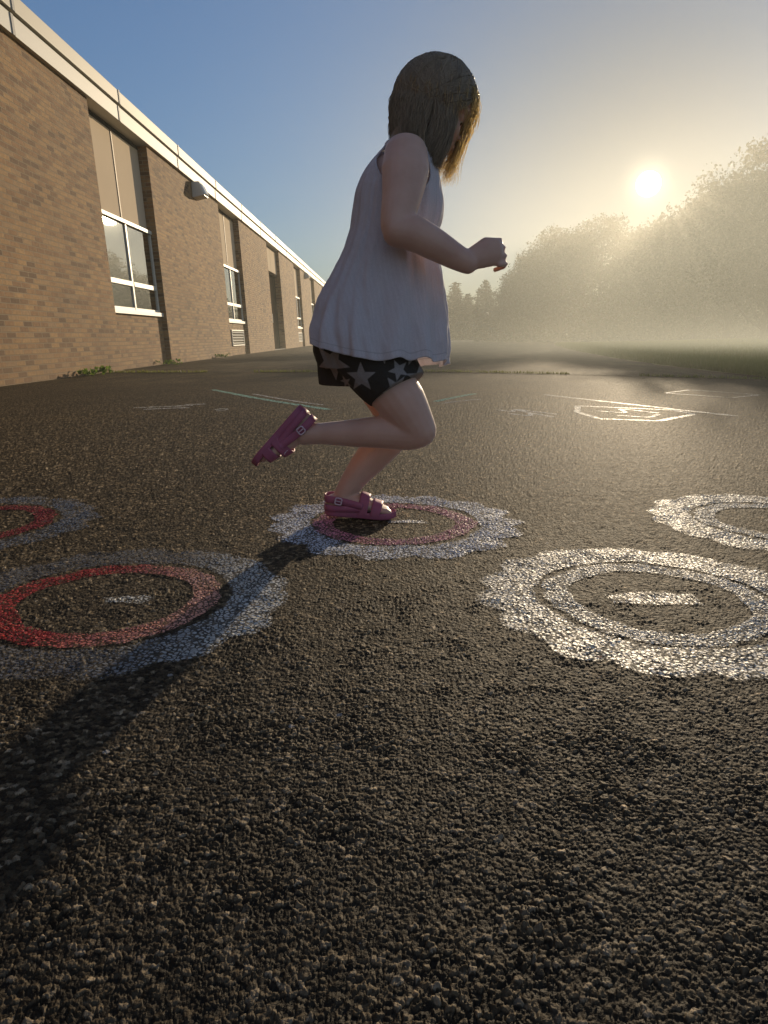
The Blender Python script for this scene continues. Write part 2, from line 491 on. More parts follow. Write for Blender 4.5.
# seam across the yard, with dirt and sprouting grass
def seam():
    pts = [(-3.5, 9.12), (-2, 9.2), (0, 9.32), (.85, 9.30), (2.57, 8.58), (4.2, 7.62)]
    xs = np.linspace(-3.5, 4.2, 400)
    ys = np.interp(xs, [p[0] for p in pts], [p[1] for p in pts]) + .03 * (fbm(xs * 2.2, xs * 0, 9) - .45)
    wd = .022 + .03 * vnoise(xs * 3, xs * 0, 14)
    V = []
    for s in (-1, 1):
        V.append(np.stack([xs, ys + s * wd, np.full_like(xs, .004)], -1))
    V = np.concatenate(V); n = len(xs)
    i = np.arange(n - 1)
    F = np.stack([i, i + 1, i + n + 1, i + n], -1)
    m = gmat('seam_dirt', (.012, .010, .008), (.15, .13, .085), 5)
    tag(link('asphalt_seam', mesh_np('asphalt_seam', V, F), m), kind='structure')
    r = np.random.default_rng(8)
    k = 3200; j = r.integers(0, n, k); sel = vnoise(xs[j] * 1.5, xs[j] * 0, 33) > .35
    j = j[sel]
    V, F = blades(len(j), xs[j], ys[j] + r.normal(0, .02, len(j)), np.zeros(len(j)), .03, .004, 5)
    tag(link('seam_grass', mesh_np('seam_grass', V, F, False), GRASS), kind='stuff')
seam()

# ------------------------------------------------------------------ chalk
def chalk_mat(name, a, b, cover=.5, tint=None, sheen=.4, top=.95, split=None):
    m, nt = new_mat(name); g = N(nt); p = g.pos()
    bare = g.attr('bare'); edge = g.attr('edge')
    n1 = g.noise(p, 26, 4, .6); n2 = g.noise(p, 190, 3, .6)
    s = g.math('ADD', g.math('MULTIPLY', bare, 1.1), g.math('MULTIPLY_ADD', n1, .9, g.math('MULTIPLY', n2, .5)))
    s = g.math('ADD', s, g.math('MULTIPLY', g.math('SUBTRACT', edge, 1.0), .7))
    al = g.math('MULTIPLY', g.math('SUBTRACT', s, 1.42 - cover), 3.6, clamp=True)
    vg = g.n('ShaderNodeTexVoronoi', _feature='DISTANCE_TO_EDGE'); g.l(p, vg.inputs['Vector']); vg.inputs['Scale'].default_value = 118
    gap = g.math('MULTIPLY_ADD', g.math('SUBTRACT', vg.outputs['Distance'], g.math('MULTIPLY_ADD', n1, .42, -.08)), 8.0, .35, clamp=True)
    al = g.math('MULTIPLY', al, g.math('MULTIPLY_ADD', gap, top * .90, top * .10))
    c = g.mix(g.noise(p, 9, 3), a, b)
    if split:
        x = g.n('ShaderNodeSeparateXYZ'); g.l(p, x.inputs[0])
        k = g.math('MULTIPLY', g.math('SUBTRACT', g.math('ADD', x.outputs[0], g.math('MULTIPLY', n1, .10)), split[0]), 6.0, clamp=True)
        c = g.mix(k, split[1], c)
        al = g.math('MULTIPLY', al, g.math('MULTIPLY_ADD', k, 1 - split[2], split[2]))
    if tint:
        c = g.mix(g.ramp(g.noise(p, 7, 2), [(.48, (0, 0, 0)), (.62, (1, 1, 1))]), c, tint)
    c = g.mix(1.0, c, g.ramp(n2, [(.3, (.75, .75, .75)), (.7, (1.15, 1.15, 1.15))]), 'MULTIPLY')
    tr = g.n('ShaderNodeBsdfTransparent')
    g.out(g.shmix(al, tr.outputs[0], g.bsdf(c, .50, .65, g.bump(n2, .4, .002), Sheen_Weight=sheen, Sheen_Roughness=.5)))
    return m
CH_WHITE = chalk_mat('chalk_white', (.93, .84, .64), (.88, .78, .60), .66)
CH_BLUE = chalk_mat('chalk_bluish_white', (.66, .68, .74), (.50, .55, .64), .50)
CH_GREY = chalk_mat('chalk_pale_worn', (.48, .50, .50), (.72, .66, .50), .42, None, .2, .85)
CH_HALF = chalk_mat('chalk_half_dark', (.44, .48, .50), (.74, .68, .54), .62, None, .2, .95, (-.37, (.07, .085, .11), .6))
CH_PINK = chalk_mat('chalk_pink', (.80, .20, .26), (.74, .34, .40), .80, None, 0, .92)
CH_CREAM = chalk_mat('chalk_cream', (.88, .78, .62), (.80, .62, .50), .58, None)
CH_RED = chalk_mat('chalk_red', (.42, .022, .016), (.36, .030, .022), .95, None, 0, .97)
CH_REDLIT = chalk_mat('chalk_red_sunlit', (.76, .24, .15), (.86, .50, .34), 1.0, None, 0, .97, (-.48, (.60, .045, .025), 1.0))  # paler towards the right: the sunlit side painted into the red
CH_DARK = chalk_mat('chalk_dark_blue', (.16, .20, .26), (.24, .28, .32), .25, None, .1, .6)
CH_GREEN = chalk_mat('chalk_green', (.20, .66, .42), (.30, .62, .46), .95, None, .1, 1.0)
CH_LINE = chalk_mat('chalk_line_white', (.88, .84, .70), (.78, .74, .62), .80, None, .2, .8)
CH_FAINT = chalk_mat('chalk_faint', (.62, .60, .52), (.54, .52, .46), .52)

def lay(name, X, Y, E, mat, parent, off=.0014):
    """a grid sheet that follows the relief of the asphalt"""
    nv, nu = X.shape
    x = X.ravel(); y = Y.ravel()
    h, b, s = relief(x, y)
    rr = np.hypot(x, y); fade = np.clip((7.3 - rr) / 2.5, 0, 1) * .8 + .2
    V = np.stack([x, y, h * fade + .002 + off], -1)
    if parent is not None: V[:, :2] -= np.array(parent.location[:2])
    i = np.arange(nv - 1)[:, None] * nu + np.arange(nu - 1)[None, :]
    F = np.stack([i, i + 1, i + nu + 1, i + nu], -1).reshape(-1, 4)
    me = mesh_np(name, V, F)
    far = np.clip((rr - 3) / 3.5, 0, 1)
    attr(me, 'bare', b * (1 - far) + .45 * far); attr(me, 'edge', E.ravel())
    return link(name, me, mat, parent)

def ring(name, c, r0, r1, mat, parent, petals=0, amp=0, seed=0, sq=1.0, nu=900, nv=46):
    t = np.linspace(0, 2 * np.pi, nu); v = np.linspace(0, 1, nv)
    wob = .012 * (vnoise(np.cos(t) * 2 + 5, np.sin(t) * 2 + 5, seed) - .5)
    ro = r1 + wob + .014 * (vnoise(np.cos(t) * 9 + 20, np.sin(t) * 9 + 20, seed + 2) - .5)
    if petals:
        ro = ro + amp * (.5 + vnoise(np.cos(t) * 3 + 9, np.sin(t) * 3 + 9, seed + 9)) * (np.abs(np.sin(t * petals / 2 + seed + .5 * np.sin(2 * t))) - .6)
    ri = r0 + wob + .006 * (vnoise(np.cos(t) * 8 + 20, np.sin(t) * 8 + 20, seed + 5) - .5)
    rad = ri[None, :] + (ro - ri)[None, :] * v[:, None]
    X = c[0] + rad * np.cos(t)[None, :]; Y = c[1] + sq * rad * np.sin(t)[None, :]
    E = np.minimum(1, np.minimum(v * 12, (1 - v) * 5))[:, None] * np.ones(nu)[None, :]
    E = E - .55 * (fbm(X * 45, Y * 45, seed + 40, 3) - .35) * (1 - np.minimum(1, np.minimum(v, 1 - v) * 3.2))[:, None]
    return lay(name, X, Y, E, mat, parent)

def stroke(name, pts, wid, mat, parent, nu=300, nv=14):
    P = catmull([(*p, 0) for p in pts], 20) if len(pts) > 2 else np.array([(*p, 0) for p in pts], float)
    L = np.concatenate([[0], np.cumsum(np.hypot(np.diff(P[:, 0]), np.diff(P[:, 1])))])
    s = np.linspace(0, L[-1], nu)
    x = np.interp(s, L, P[:, 0]); y = np.interp(s, L, P[:, 1])
    tx = np.gradient(x); ty = np.gradient(y); k = np.hypot(tx, ty); tx /= k; ty /= k
    ww = wid * (.8 + .5 * vnoise(s * 14, s * 0, 3))
    v = np.linspace(-1, 1, nv)
    X = x[None, :] - ty[None, :] * ww[None, :] * v[:, None]; Y = y[None, :] + tx[None, :] * ww[None, :] * v[:, None]
    e = np.minimum(1, np.minimum(s, L[-1] - s) / max(.02, wid) * 1.2)
    E = np.minimum(1, (1 - np.abs(v)) * 2.6)[:, None] * e[None, :]
    return lay(name, X, Y, E, mat, parent)

GRP = 'chalk flower circles on the asphalt'
def flower(c, label, outer, inner, dash, seed, petals=15, r=(.147, .197, .206, .306), amp=.022, sq=1.0):
    e = empty('chalk_flower', (c[0], c[1], 0))
    tag(e, label, 'chalk drawing', GRP)
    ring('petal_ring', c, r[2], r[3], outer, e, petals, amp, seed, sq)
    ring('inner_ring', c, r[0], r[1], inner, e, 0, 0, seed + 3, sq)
    if dash:
        (dx, dy, ln, wd, m) = dash
        stroke('centre_dash', [(c[0] + dx - ln, c[1] + dy), (c[0] + dx, c[1] + dy + .004), (c[0] + dx + ln, c[1] + dy - .003)], wd, m, e)
    return e
flower((.477, 1.172), 'large cream chalk flower circle with a thick white dash inside, nearest on the right', CH_WHITE, CH_WHITE, (-.005, .0, .078, .028, CH_WHITE), 3)
flower((-.480, 1.166), 'chalk circle with a bright red inner ring, lying half in shadow at left', CH_HALF, CH_REDLIT, (.03, .0, .045, .02, CH_GREY), 8)
flower((.027, 1.70), 'bluish white and pink chalk flower circle under the hopping foot', CH_BLUE, CH_PINK, (.03, .005, .05, .014, CH_BLUE), 14, amp=.034)
flower((.985, 1.71), 'white chalk flower circle cut by the right edge, behind the nearest one', CH_WHITE, CH_WHITE, (.02, .0, .05, .018, CH_WHITE), 22)
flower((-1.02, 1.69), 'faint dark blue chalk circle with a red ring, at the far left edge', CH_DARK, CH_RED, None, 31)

def line_thing(label, pts, wid, mat, nm='chalk_line', cat='chalk line', extra=()):
    o = stroke(nm, pts, wid, mat, None)
    tag(o, label, cat)
    for p in extra: pass
    return o
line_thing('green chalk line running towards the raised shoe at left', [(-1.47, 6.17), (-.9, 5.25), (-.34, 4.47)], .026, CH_GREEN)
line_thing('short green chalk line just right of the bent knee', [(.36, 5.03), (.53, 5.38), (.73, 5.74)], .024, CH_GREEN)
line_thing('pale scuffed chalk line beside the long green one', [(-1.05, 5.72), (-.62, 5.05), (-.40, 4.78)], .016, CH_FAINT)
line_thing('faint white chalk line under the short green one', [(.40, 4.90), (.55, 5.08), (.72, 5.25)], .016, CH_FAINT)
line_thing('long thin white chalk line slanting across the yard at right', [(1.25, 5.65), (1.60, 4.95), (2.03, 4.10)], .024, CH_LINE)
def outline(label, pts, wid, mat, scrib=()):
    cx = sum(p[0] for p in pts) / len(pts); cy_ = sum(p[1] for p in pts) / len(pts)
    e = empty('chalk_outline', (cx, cy_, 0)); tag(e, label, 'chalk drawing')
    for a, b in zip(pts, pts[1:] + pts[:1]): stroke('chalk_side', [a, b], wid, mat, e, 120, 10)
    for s in scrib: stroke('chalk_scribble', s, wid * .8, CH_FAINT, e, 150, 10)
outline('pale chalk outline of a long pointed shape in the mid distance', [(1.17, 4.32), (1.28, 4.72), (1.80, 4.45), (1.83, 4.20), (1.49, 3.86), (1.20, 3.96)], .020, CH_LINE,
        [[(1.3, 4.4), (1.45, 4.3), (1.5, 4.5), (1.65, 4.25)], [(1.35, 4.15), (1.5, 4.05), (1.62, 4.2)]])
outline('narrow chalk box outline near the grass at right', [(2.27, 5.80), (2.62, 6.15), (2.95, 5.62), (2.60, 5.36)], .020, CH_FAINT)
def scribble(label, strokes, wid, mat):
    e = empty('chalk_scribble_patch', (strokes[0][0][0], strokes[0][0][1], 0)); tag(e, label, 'chalk drawing')
    for s in strokes: stroke('chalk_stroke', s, wid, mat, e, 120, 10)
scribble('small pale chalk scribble right of the bent knee', [[(.70, 4.47), (.78, 4.35), (.82, 4.45), (.90, 4.2)], [(.74, 4.25), (.84, 4.12), (.88, 4.24), (.97, 4.05)], [(.82, 4.5), (.95, 4.3), (1.02, 4.2)]], .018, CH_FAINT)
scribble('faint white chalk smudge on the left, in front of the brick wall', [[(-1.62, 4.58), (-1.45, 4.66), (-1.26, 4.75)], [(-1.52, 4.48), (-1.40, 4.55), (-1.24, 4.60)], [(-1.35, 4.8), (-1.2, 4.85)]], .022, CH_FAINT)
scribble('tiny white chalk mark right of the faint smudge', [[(-1.06, 4.45), (-1.02, 4.52), (-.98, 4.47)], [(-1.03, 4.38), (-.98, 4.42)]], .014, CH_WHITE)

# ------------------------------------------------------------------ school building
def brick_mat():
    m, nt = new_mat('brick'); g = N(nt)
    o = g.obj(); s = g.n('ShaderNodeSeparateXYZ'); g.l(o, s.inputs[0])
    cb = g.n('ShaderNodeCombineXYZ'); g.l(g.math('ADD', s.outputs[1], s.outputs[0]), cb.inputs[0]); g.l(s.outputs[2], cb.inputs[1])
    b = g.n('ShaderNodeTexBrick'); g.l(cb.outputs[0], b.inputs['Vector'])
    b.inputs['Scale'].default_value = 1; b.inputs['Brick Width'].default_value = .180; b.inputs['Row Height'].default_value = .054
    b.inputs['Mortar Size'].default_value = .006; b.inputs['Mortar Smooth'].default_value = .25; b.inputs['Bias'].default_value = 0
    b.inputs['Color1'].default_value = (0, 0, 0, 1); b.inputs['Color2'].default_value = (1, 1, 1, 1); b.inputs['Mortar'].default_value = (.5, .5, .5, 1)
    col = g.ramp(b.outputs['Color'], [(0, (.125, .070, .036)), (.2, (.205, .110, .052)), (.5, (.272, .150, .066)), (.8, (.340, .200, .086)), (1, (.27, .168, .088))])
    col = g.mix(1.0, col, g.ramp(g.noise(cb.outputs[0], 22, 5, .6), [(.3, (.75, .75, .75)), (.7, (1.2, 1.2, 1.2))]), 'MULTIPLY')
    col = g.mix(b.outputs['Fac'], col, (.27, .20, .125))
    zr = g.n('ShaderNodeMapRange'); g.l(s.outputs[2], zr.inputs[0]); zr.inputs[1].default_value = -.05; zr.inputs[2].default_value = .5; zr.inputs[3].default_value = 1; zr.inputs[4].default_value = 0
    dirt = g.math('MULTIPLY', zr.outputs[0], g.noise(cb.outputs[0], 3, 5, .7))
    col = g.mix(g.math('MULTIPLY', dirt, .8), col, (.25, .16, .09))
    col = g.mix(1.0, col, g.ramp(g.noise(cb.outputs[0], .7, 5, .6), [(.3, (.78, .78, .8)), (.7, (1.12, 1.1, 1.05))]), 'MULTIPLY')
    hgt = g.math('ADD', g.math('MULTIPLY', b.outputs['Fac'], -1.0), g.math('ADD', g.math('MULTIPLY', g.noise(cb.outputs[0], 60, 4), .45), g.math('MULTIPLY', b.outputs['Color'], .5)))
    g.out(g.bsdf(col, .85, .18, g.bump(hgt, 1.0, .008)))
    return m
BRICK = brick_mat()
TRIM = simple('cream_metal', (.50, .46, .37), .6, .25, .08, 1.5)
TRIM2 = simple('white_metal', (.56, .54, .48), .6, .25, .06, 1.5)
DARK = simple('shadow_gap', (.03, .028, .025), .8, .1)
PANEL = simple('tan_panel', (.60, .48, .34), .9, .06, .08, 1.2)
WFRAME = simple('white_frame', (.66, .63, .54), .5, .3, .05, 3)
def matte(name, col):
    m, nt = new_mat(name); g = N(nt); d_ = g.n('ShaderNodeBsdfDiffuse')
    g.l(g.mix(g.noise(g.obj(), 3, 4), tuple(k * .8 for k in col), tuple(k * 1.2 for k in col)), d_.inputs[0])
    g.out(d_.outputs[0]); return m
DOORM = matte('brown_door', (.040, .031, .024))
BLINDM = simple('blind_fabric', (.80, .78, .72), .8, .1, .08, 2)
ROOM = simple('room_dark', (.16, .15, .13), .9, .1)
LOUV = simple('tan_louvre', (.30, .19, .10), .6, .3, .1, 3)
def glass_mat():
    m, nt = new_mat('window_glass'); g = N(nt)
    fr = g.n('ShaderNodeFresnel'); fr.inputs[0].default_value = 1.62
    gl = g.n('ShaderNodeBsdfGlossy'); gl.inputs['Roughness'].default_value = .015; gl.inputs[0].default_value = (.96, .97, .95, 1)
    g.l(g.bump(g.noise(g.obj(), 2.2, 2), .06, .02), gl.inputs['Normal'])
    tr = g.n('ShaderNodeBsdfTransparent'); tr.inputs[0].default_value = (.78, .82, .80, 1)
    g.out(g.shmix(g.math('ADD', fr.outputs[0], .44, clamp=True), tr.outputs[0], gl.outputs[0]))
    return m
GLASS = glass_mat()

bld = empty('school_building', (-3.55, 0, 0))
bld.rotation_euler = (0, -math.asin(.05), 0)
tag(bld, 'long single storey brick school wing with tall narrow windows and pale roof edge', 'building')
Y0, Y1, TOP = -9., 50.6, 3.34
REC = [(9.85, 12.15, 'win'), (17.05, 19.32, 'win'), (23.75, 26.40, 'door'), (30.65, 32.92, 'win'), (37.1, 39.35, 'win'), (44.3, 46.5, 'win')]
mb = MB(); y = Y0
for a, b, k in REC:
    mb.box(-.32, 0, y, a, -.5, TOP)
    if k == 'win': mb.box(-.32, -.085, a, b, -.5, .755)
    y = b
mb.box(-.32, 0, y, Y1, -.5, TOP)
mb.build('brick_wall', BRICK, bld)
MB().box(-12, -.323, Y1 - .3, Y1 - .003, -.9, TOP).build('end_wall', BRICK, bld)
MB().box(-12, -.323, Y0 + .003, Y0 + .3, -.9, TOP).build('end_wall', BRICK, bld)
MB().box(-12.2, -.02, Y0 - .05, Y1 + .05, 3.56, 3.66).build('roof', simple('roof_felt', (.12, .115, .11), .9, .1), bld)
f1 = MB().box(-.30, .055, Y0 - .05, Y1 + .05, 3.343, 3.535).build('fascia', TRIM2, bld, bevel=.006)
MB().box(-.28, .03, Y0, Y1, 3.535, 3.556).build('shadow_gap', DARK, f1)
MB().box(-.30, .085, Y0 - .08, Y1 + .08, 3.556, 3.725).build('roof_edge', TRIM, f1, bevel=.008)
JM = simple('joint_grey', (.30, .29, .27), .6, .2)
yj = 10.83 - 2.9 * 4
while yj < Y1:
    MB().box(.084, .094, yj, yj + .05, 3.552, 3.729).build('joint_cover', JM, f1)
    MB().box(.054, .064, yj, yj + .05, 3.340, 3.532).build('joint_cover', JM, f1); yj += 2.9

def slab(name, mat, par, *bx, bevel=.004):
    return MB().box(*bx).build(name, mat, par, bevel=bevel)
def window(a, b):
    wn = empty('window', (0, a, 0), bld); W = b - a
    mid = W / 2 - .01
    slab('panel', PANEL, wn, -.20, -.145, .01, mid - .02, 2.09, 3.28)
    slab('panel', PANEL, wn, -.20, -.145, mid + .02, W - .01, 2.09, 3.28)
    slab('panel_mullion', LOUV, wn, -.21, -.135, mid - .02, mid + .02, 2.09, 3.28)
    slab('head_shade', DARK, wn, -.21, -.142, .005, W - .005, 3.283, 3.338, bevel=0)  # near-black strip that paints the shade under the recess soffit
    fr = MB()
    def bar(y0, y1, z0, z1, d=-.13): fr.box(-.21, d, y0, y1, z0, z1)
    bar(.005, .055, .82, 2.03, -.098); bar(W - .055, W - .005, .82, 2.03, -.098); bar(mid - .03, mid + .03, .82, 2.03, -.095)
    bar(.005, W - .005, 2.033, 2.087, -.078)
    for q0, q1 in ((.058, mid - .033), (mid + .033, W - .058)):
        bar(q0, q1, 1.165, 1.235, -.088); bar(q0, q1, .822, .86, -.099)
    fr.build('frame', WFRAME, wn, bevel=.004)
    slab('sill', WFRAME, wn, -.22, -.045, -.01 + .015, W - .005, .758, .818)
    for q0, q1 in ((.057, mid - .032), (mid + .032, W - .057)):
        for z0, z1 in ((.862, 1.163), (1.237, 2.031)):
            MB().box(-.122, -.116, q0, q1, z0, z1).build('pane', GLASS, wn)
    bl = MB()
    for q0, q1, zb in ((.07, mid - .05, 1.42), (mid + .05, W - .07, 1.52)):
        for k in range(int((q1 - q0) / .035)):
            yy = q0 + k * .035 + .0175
            bl.box(-.140, -.137, yy - .0172, yy + .0172, zb, 2.028, Matrix.Translation((-.139, yy, 0)) @ Matrix.Rotation(.12, 4, 'Z') @ Matrix.Translation((.139, -yy, 0)))
    bl.build('blind', BLINDM, wn)
    MB().box(-2.6, -2.55, -.6, W + .6, .3, 3.3).build('room_back', ROOM, wn)
    return wn
def copy_tree(o, parent):
    c = o.copy(); C.objects.link(c); c.parent = parent
    for ch in list(o.children): copy_tree(ch, c)
    return c
wins = [r for r in REC if r[2] == 'win']
w0 = window(*wins[0][:2])
for r_ in wins[1:]:
    c = copy_tree(w0, bld); c.location = (0, r_[0], 0)
# door bay
a, b = 23.75, 26.40
dr = empty('door', (0, a, 0), bld); Wd = b - a
slab('panel', PANEL, dr, -.18, -.11, .01, Wd / 2 - .01, 2.55, 3.28); slab('panel', PANEL, dr, -.18, -.11, Wd / 2 + .01, Wd - .01, 2.55, 3.28)
slab('door_leaf', DOORM, dr, -.30, -.24, .06, Wd / 2 - .004, .02, 2.46); slab('door_leaf', DOORM, dr, -.30, -.24, Wd / 2 + .004, Wd - .06, .02, 2.46)
fr = MB(); fr.box(-.31, -.2, .004, .056, 0, 2.47); fr.box(-.31, -.2, Wd - .056, Wd - .004, 0, 2.47); fr.box(-.31, -.12, .004, Wd - .004, 2.473, 2.545)
fr.build('door_frame', DOORM, dr)
MB().box(-.24, -.20, Wd / 2 - .10, Wd / 2 - .075, .9, 1.2).build('handle', TRIM2, dr, bevel=.004)
MB().box(-.24, -.20, Wd / 2 + .075, Wd / 2 + .10, .9, 1.2).build('handle', TRIM2, dr, bevel=.004)
MB().box(-.34, -.02, .0, Wd, -.2, .018).build('threshold', simple('concrete', (.30, .28, .25), .9, .1), dr)

def vent(a, b, z0, z1, mat, n=5, x=-.085):
    v = MB(); v.box(x + .001, x + .012, a, b, z0, z1)
    o = v.build('vent', simple('vent_back', (.07, .05, .035), .8, .1), bld)
    fr = MB(); fr.box(x + .012, x + .035, a, b, z1 - .025, z1); fr.box(x + .012, x + .035, a, b, z0, z0 + .025)
    fr.box(x + .012, x + .035, a, a + .025, z0 + .027, z1 - .027); fr.box(x + .012, x + .035, b - .025, b, z0 + .027, z1 - .027)
    fr.build('vent_frame', mat, o)
    sl = MB(); st = (z1 - z0 - .06) / n
    for k in range(n):
        z = z0 + .03 + st * (k + .5)
        M = Matrix.Translation((x + .027, 0, z)) @ Matrix.Rotation(R(38), 4, 'Y')
        sl.box(-.022, .022, a + .027, b - .027, -.004, .004, M)
    sl.build('slat', mat, o)
vent(17.50, 18.95, .22, .60, WFRAME, 5)
vent(31.1, 32.5, .22, .60, WFRAME, 5)

def wall_lamp(y, s=1.0):
    h = MB(); 
    h.add([(0, -.16*s, -.13*s), (0, .16*s, -.13*s), (0, .16*s, .12*s), (0, -.16*s, .12*s), (.20*s, -.15*s, -.10*s), (.20*s, .15*s, -.10*s), (.13*s, .15*s, .12*s), (.13*s, -.15*s, .12*s)],
          [(0,1,2,3), (4,7,6,5), (0,4,5,1), (1,5,6,2), (2,6,7,3), (3,7,4,0)])
    o = h.build('wall_lamp', simple('lamp_housing', (.52, .49, .44), .4, .4), bld, bevel=.012)
    o.location = (.004, y, 3.20)
    l = MB(); l.add([(.202*s, -.13*s, -.085*s), (.202*s, .13*s, -.085*s), (.142*s, .13*s, .09*s), (.142*s, -.13*s, .09*s), (.225*s, -.11*s, -.07*s), (.225*s, .11*s, -.07*s), (.165*s, .11*s, .075*s), (.165*s, -.11*s, .075*s)],
          [(0,3,2,1), (4,5,6,7), (0,1,5,4), (1,2,6,5), (2,3,7,6), (3,0,4,7)])
    l.build('lamp_lens', simple('lamp_lens', (.75, .73, .66), .2, .5), o)
    return o
wall_lamp(14.95, 1.15); wall_lamp(35.0, 1.0)

# weeds along the foot of the wall
def weed(loc, n, h, label, seed, spread=.12):
    r = random.Random(seed)
    mb = MB(); st = MB()
    for i in range(n):
        az = r.random() * 6.283; out = r.uniform(.2, 1.) * spread; L = h * r.uniform(.5, 1.1)
        bx, by = r.uniform(-spread, spread) * .5 * 2.2, r.uniform(-spread, spread) * .3
        tip = Vector((bx + math.cos(az) * out, by + math.sin(az) * out, L)); base = Vector((bx, by, 0))
        st.tube([base, (base + tip) / 2 + Vector((0, 0, .02)), tip], .0022, n=5)
        for k in range(7):
            t = r.uniform(.3, 1.05); p = base.lerp(tip, t)
            d = Vector((r.uniform(-1, 1), r.uniform(-1, 1), r.uniform(-.1, .9))).normalized(); s = Vector((r.uniform(-1, 1), r.uniform(-1, 1), r.uniform(-1, 1))).cross(d).normalized()
            l = r.uniform(.03, .065)
            mb.add([p, p + d * l * .5 + s * l * .28, p + d * l, p + d * l * .5 - s * l * .28], [(0, 1, 2, 3)])
    e = empty('weed', loc); tag(e, label, 'weed', 'weeds at the foot of the brick wall')
    mb.build('leaf_cluster', WEED, e); st.build('stem', WEED, e)
weed((-3.40, 8.75, 0), 13, .075, 'largest bright green weed tuft at the foot of the brick wall', 2, .12)
weed((-3.43, 8.32, 0), 8, .08, 'small weed tuft just left of the largest one', 3, .09)
weed((-3.42, 11.6, 0), 9, .06, 'low weed tuft below the nearest window', 5, .14)
weed((-3.43, 15.4, 0), 10, .09, 'tiny weed tuft at the wall below the wall lamp', 6, .12)

# ------------------------------------------------------------------ trees
BARK = simple('bark', (.075, .058, .043), .9, .1, .3, 4, .5)
def leaves_mesh(P, size, seed, aspect=.6, droop=0):
    r = np.random.default_rng(seed); n = len(P)
    d = r.normal(size=(n, 3)); d[:, 2] = d[:, 2] * .7 - droop; d /= np.linalg.norm(d, axis=1)[:, None]
    q = np.cross(d, r.normal(size=(n, 3))); q /= np.linalg.norm(q, axis=1)[:, None]
    s = size * (.55 + .9 * r.random(n))[:, None]
    V = np.stack([P - d * s * .5, P + q * s * aspect * .5, P + d * s * .6, P - q * s * aspect * .5], 1).reshape(-1, 3)
    return V, np.arange(n * 4).reshape(-1, 4)

def broad_tree(H, W, trunk_h, seed, n=24000, leaf=.19):
    r = np.random.default_rng(seed)
    limbs = MB(); rt = H * .022
    bend = [(0, 0, -.2), (r.normal(0, .1), r.normal(0, .1), trunk_h * .6), (r.normal(0, .2), r.normal(0, .2), trunk_h * 1.2), (r.normal(0, .3), r.normal(0, .3), H * .62), (r.normal(0, .3), r.normal(0, .3), H * .86)]
    tp = catmull(bend, 5)
    limbs.tube(tp, np.interp(np.linspace(0, 1, len(tp)), [0, .08, .4, 1], [rt * 1.6, rt, rt * .8, rt * .12]), n=9, caps=False)
    blobs = []
    nb = 26
    for i in range(nb):
        t = (i + .5) / nb
        z = trunk_h + (H - trunk_h) * (.04 + .90 * t)
        prof = math.sin(min(1, .14 + .86 * t ** .8) * math.pi * .93) ** .7
        az = i * 2.4 + r.normal(0, .4); rad = W * .5 * prof * r.uniform(.45, .85)
        c = np.array([math.cos(az) * rad, math.sin(az) * rad, z + r.normal(0, .2)])
        br = W * r.uniform(.15, .25) * (.65 + .5 * prof)
        blobs.append((c, br))
        k = int(np.clip((z - rad * .7 - 0) / (H * .86) * (len(tp) - 1), 3, len(tp) - 2)); s0 = tp[k]
        m1 = s0 * .5 + c * .5 + np.array([0, 0, -.15 * rad])
        lp = catmull([s0, m1, c], 4)
        limbs.tube(lp, np.linspace(rt * .35, rt * .06, len(lp)), n=6, caps=False)
    P = []
    tot = sum(b ** 2 for _, b in blobs)
    for c, b in blobs:
        k = int(n * b * b / tot)
        d = r.normal(size=(k, 3)); d /= np.linalg.norm(d, axis=1)[:, None]
        rr = b * (.35 + .75 * r.random(k) ** .55)
        # sprays: leaves gather along twigs that reach past the blob
        tw = r.normal(size=(26, 3)); tw /= np.linalg.norm(tw, axis=1)[:, None]; tw[:, 2] = np.abs(tw[:, 2]) * .9 + .1 * tw[:, 2]
        pick = r.integers(0, 26, k); m = r.random(k) < .4
        d[m] = tw[pick[m]] + r.normal(0, .10, (m.sum(), 3)); rr[m] = b * (.5 + .62 * r.random(m.sum()))
        P.append(c + d * rr[:, None] * np.array([1, 1, .82]))
    P = np.concatenate(P)
    return limbs, leaves_mesh(P, leaf, seed + 1)

def pine_tree(H, W, seed, n=6500):
    r = np.random.default_rng(seed)
    limbs = MB(); limbs.tube([(0, 0, -.2), (.05, 0, H * .5), (0, 0, H * .98)], [H * .02, H * .013, .02], n=8, caps=False)
    P = []
    nl = 20
    for i in range(nl):
        t = i / (nl - 1); z = H * (.10 + .87 * t); R_ = W * .5 * (1 - t) ** .75 * r.uniform(.75, 1.1) + .12
        nbr = int(9 - 4 * t)
        for j in range(nbr):
            az = 6.283 * j / nbr + r.random() * .9; L = R_ * r.uniform(.7, 1.15)
            tip = np.array([math.cos(az) * L, math.sin(az) * L, z + .18 * L])
            if i % 2 == 0: limbs.tube([(0, 0, z - .1), tuple(tip * np.array([.5, .5, 1]) + np.array([0, 0, -.12 * L])), tuple(tip)], [.04, .025, .01], n=5, caps=False)
            k = max(10, int(n * L / (nl * 5.5 * W * .32)))
            s = r.random(k) ** .7
            p = np.array([0, 0, z - .05])[None] * (1 - s)[:, None] + tip[None] * s[:, None]
            p[:, 2] -= .25 * L * s * (1 - s)
            P.append(p + r.normal(0, .16 + .05 * L, (k, 3)) * np.array([1, 1, .45]))
    P.append(np.stack([r.normal(0, .05, 40), r.normal(0, .05, 40), H * (.93 + .07 * r.random(40))], -1))
    P = np.concatenate(P)
    return limbs, leaves_mesh(P, .34, seed + 1, .35, -.1)

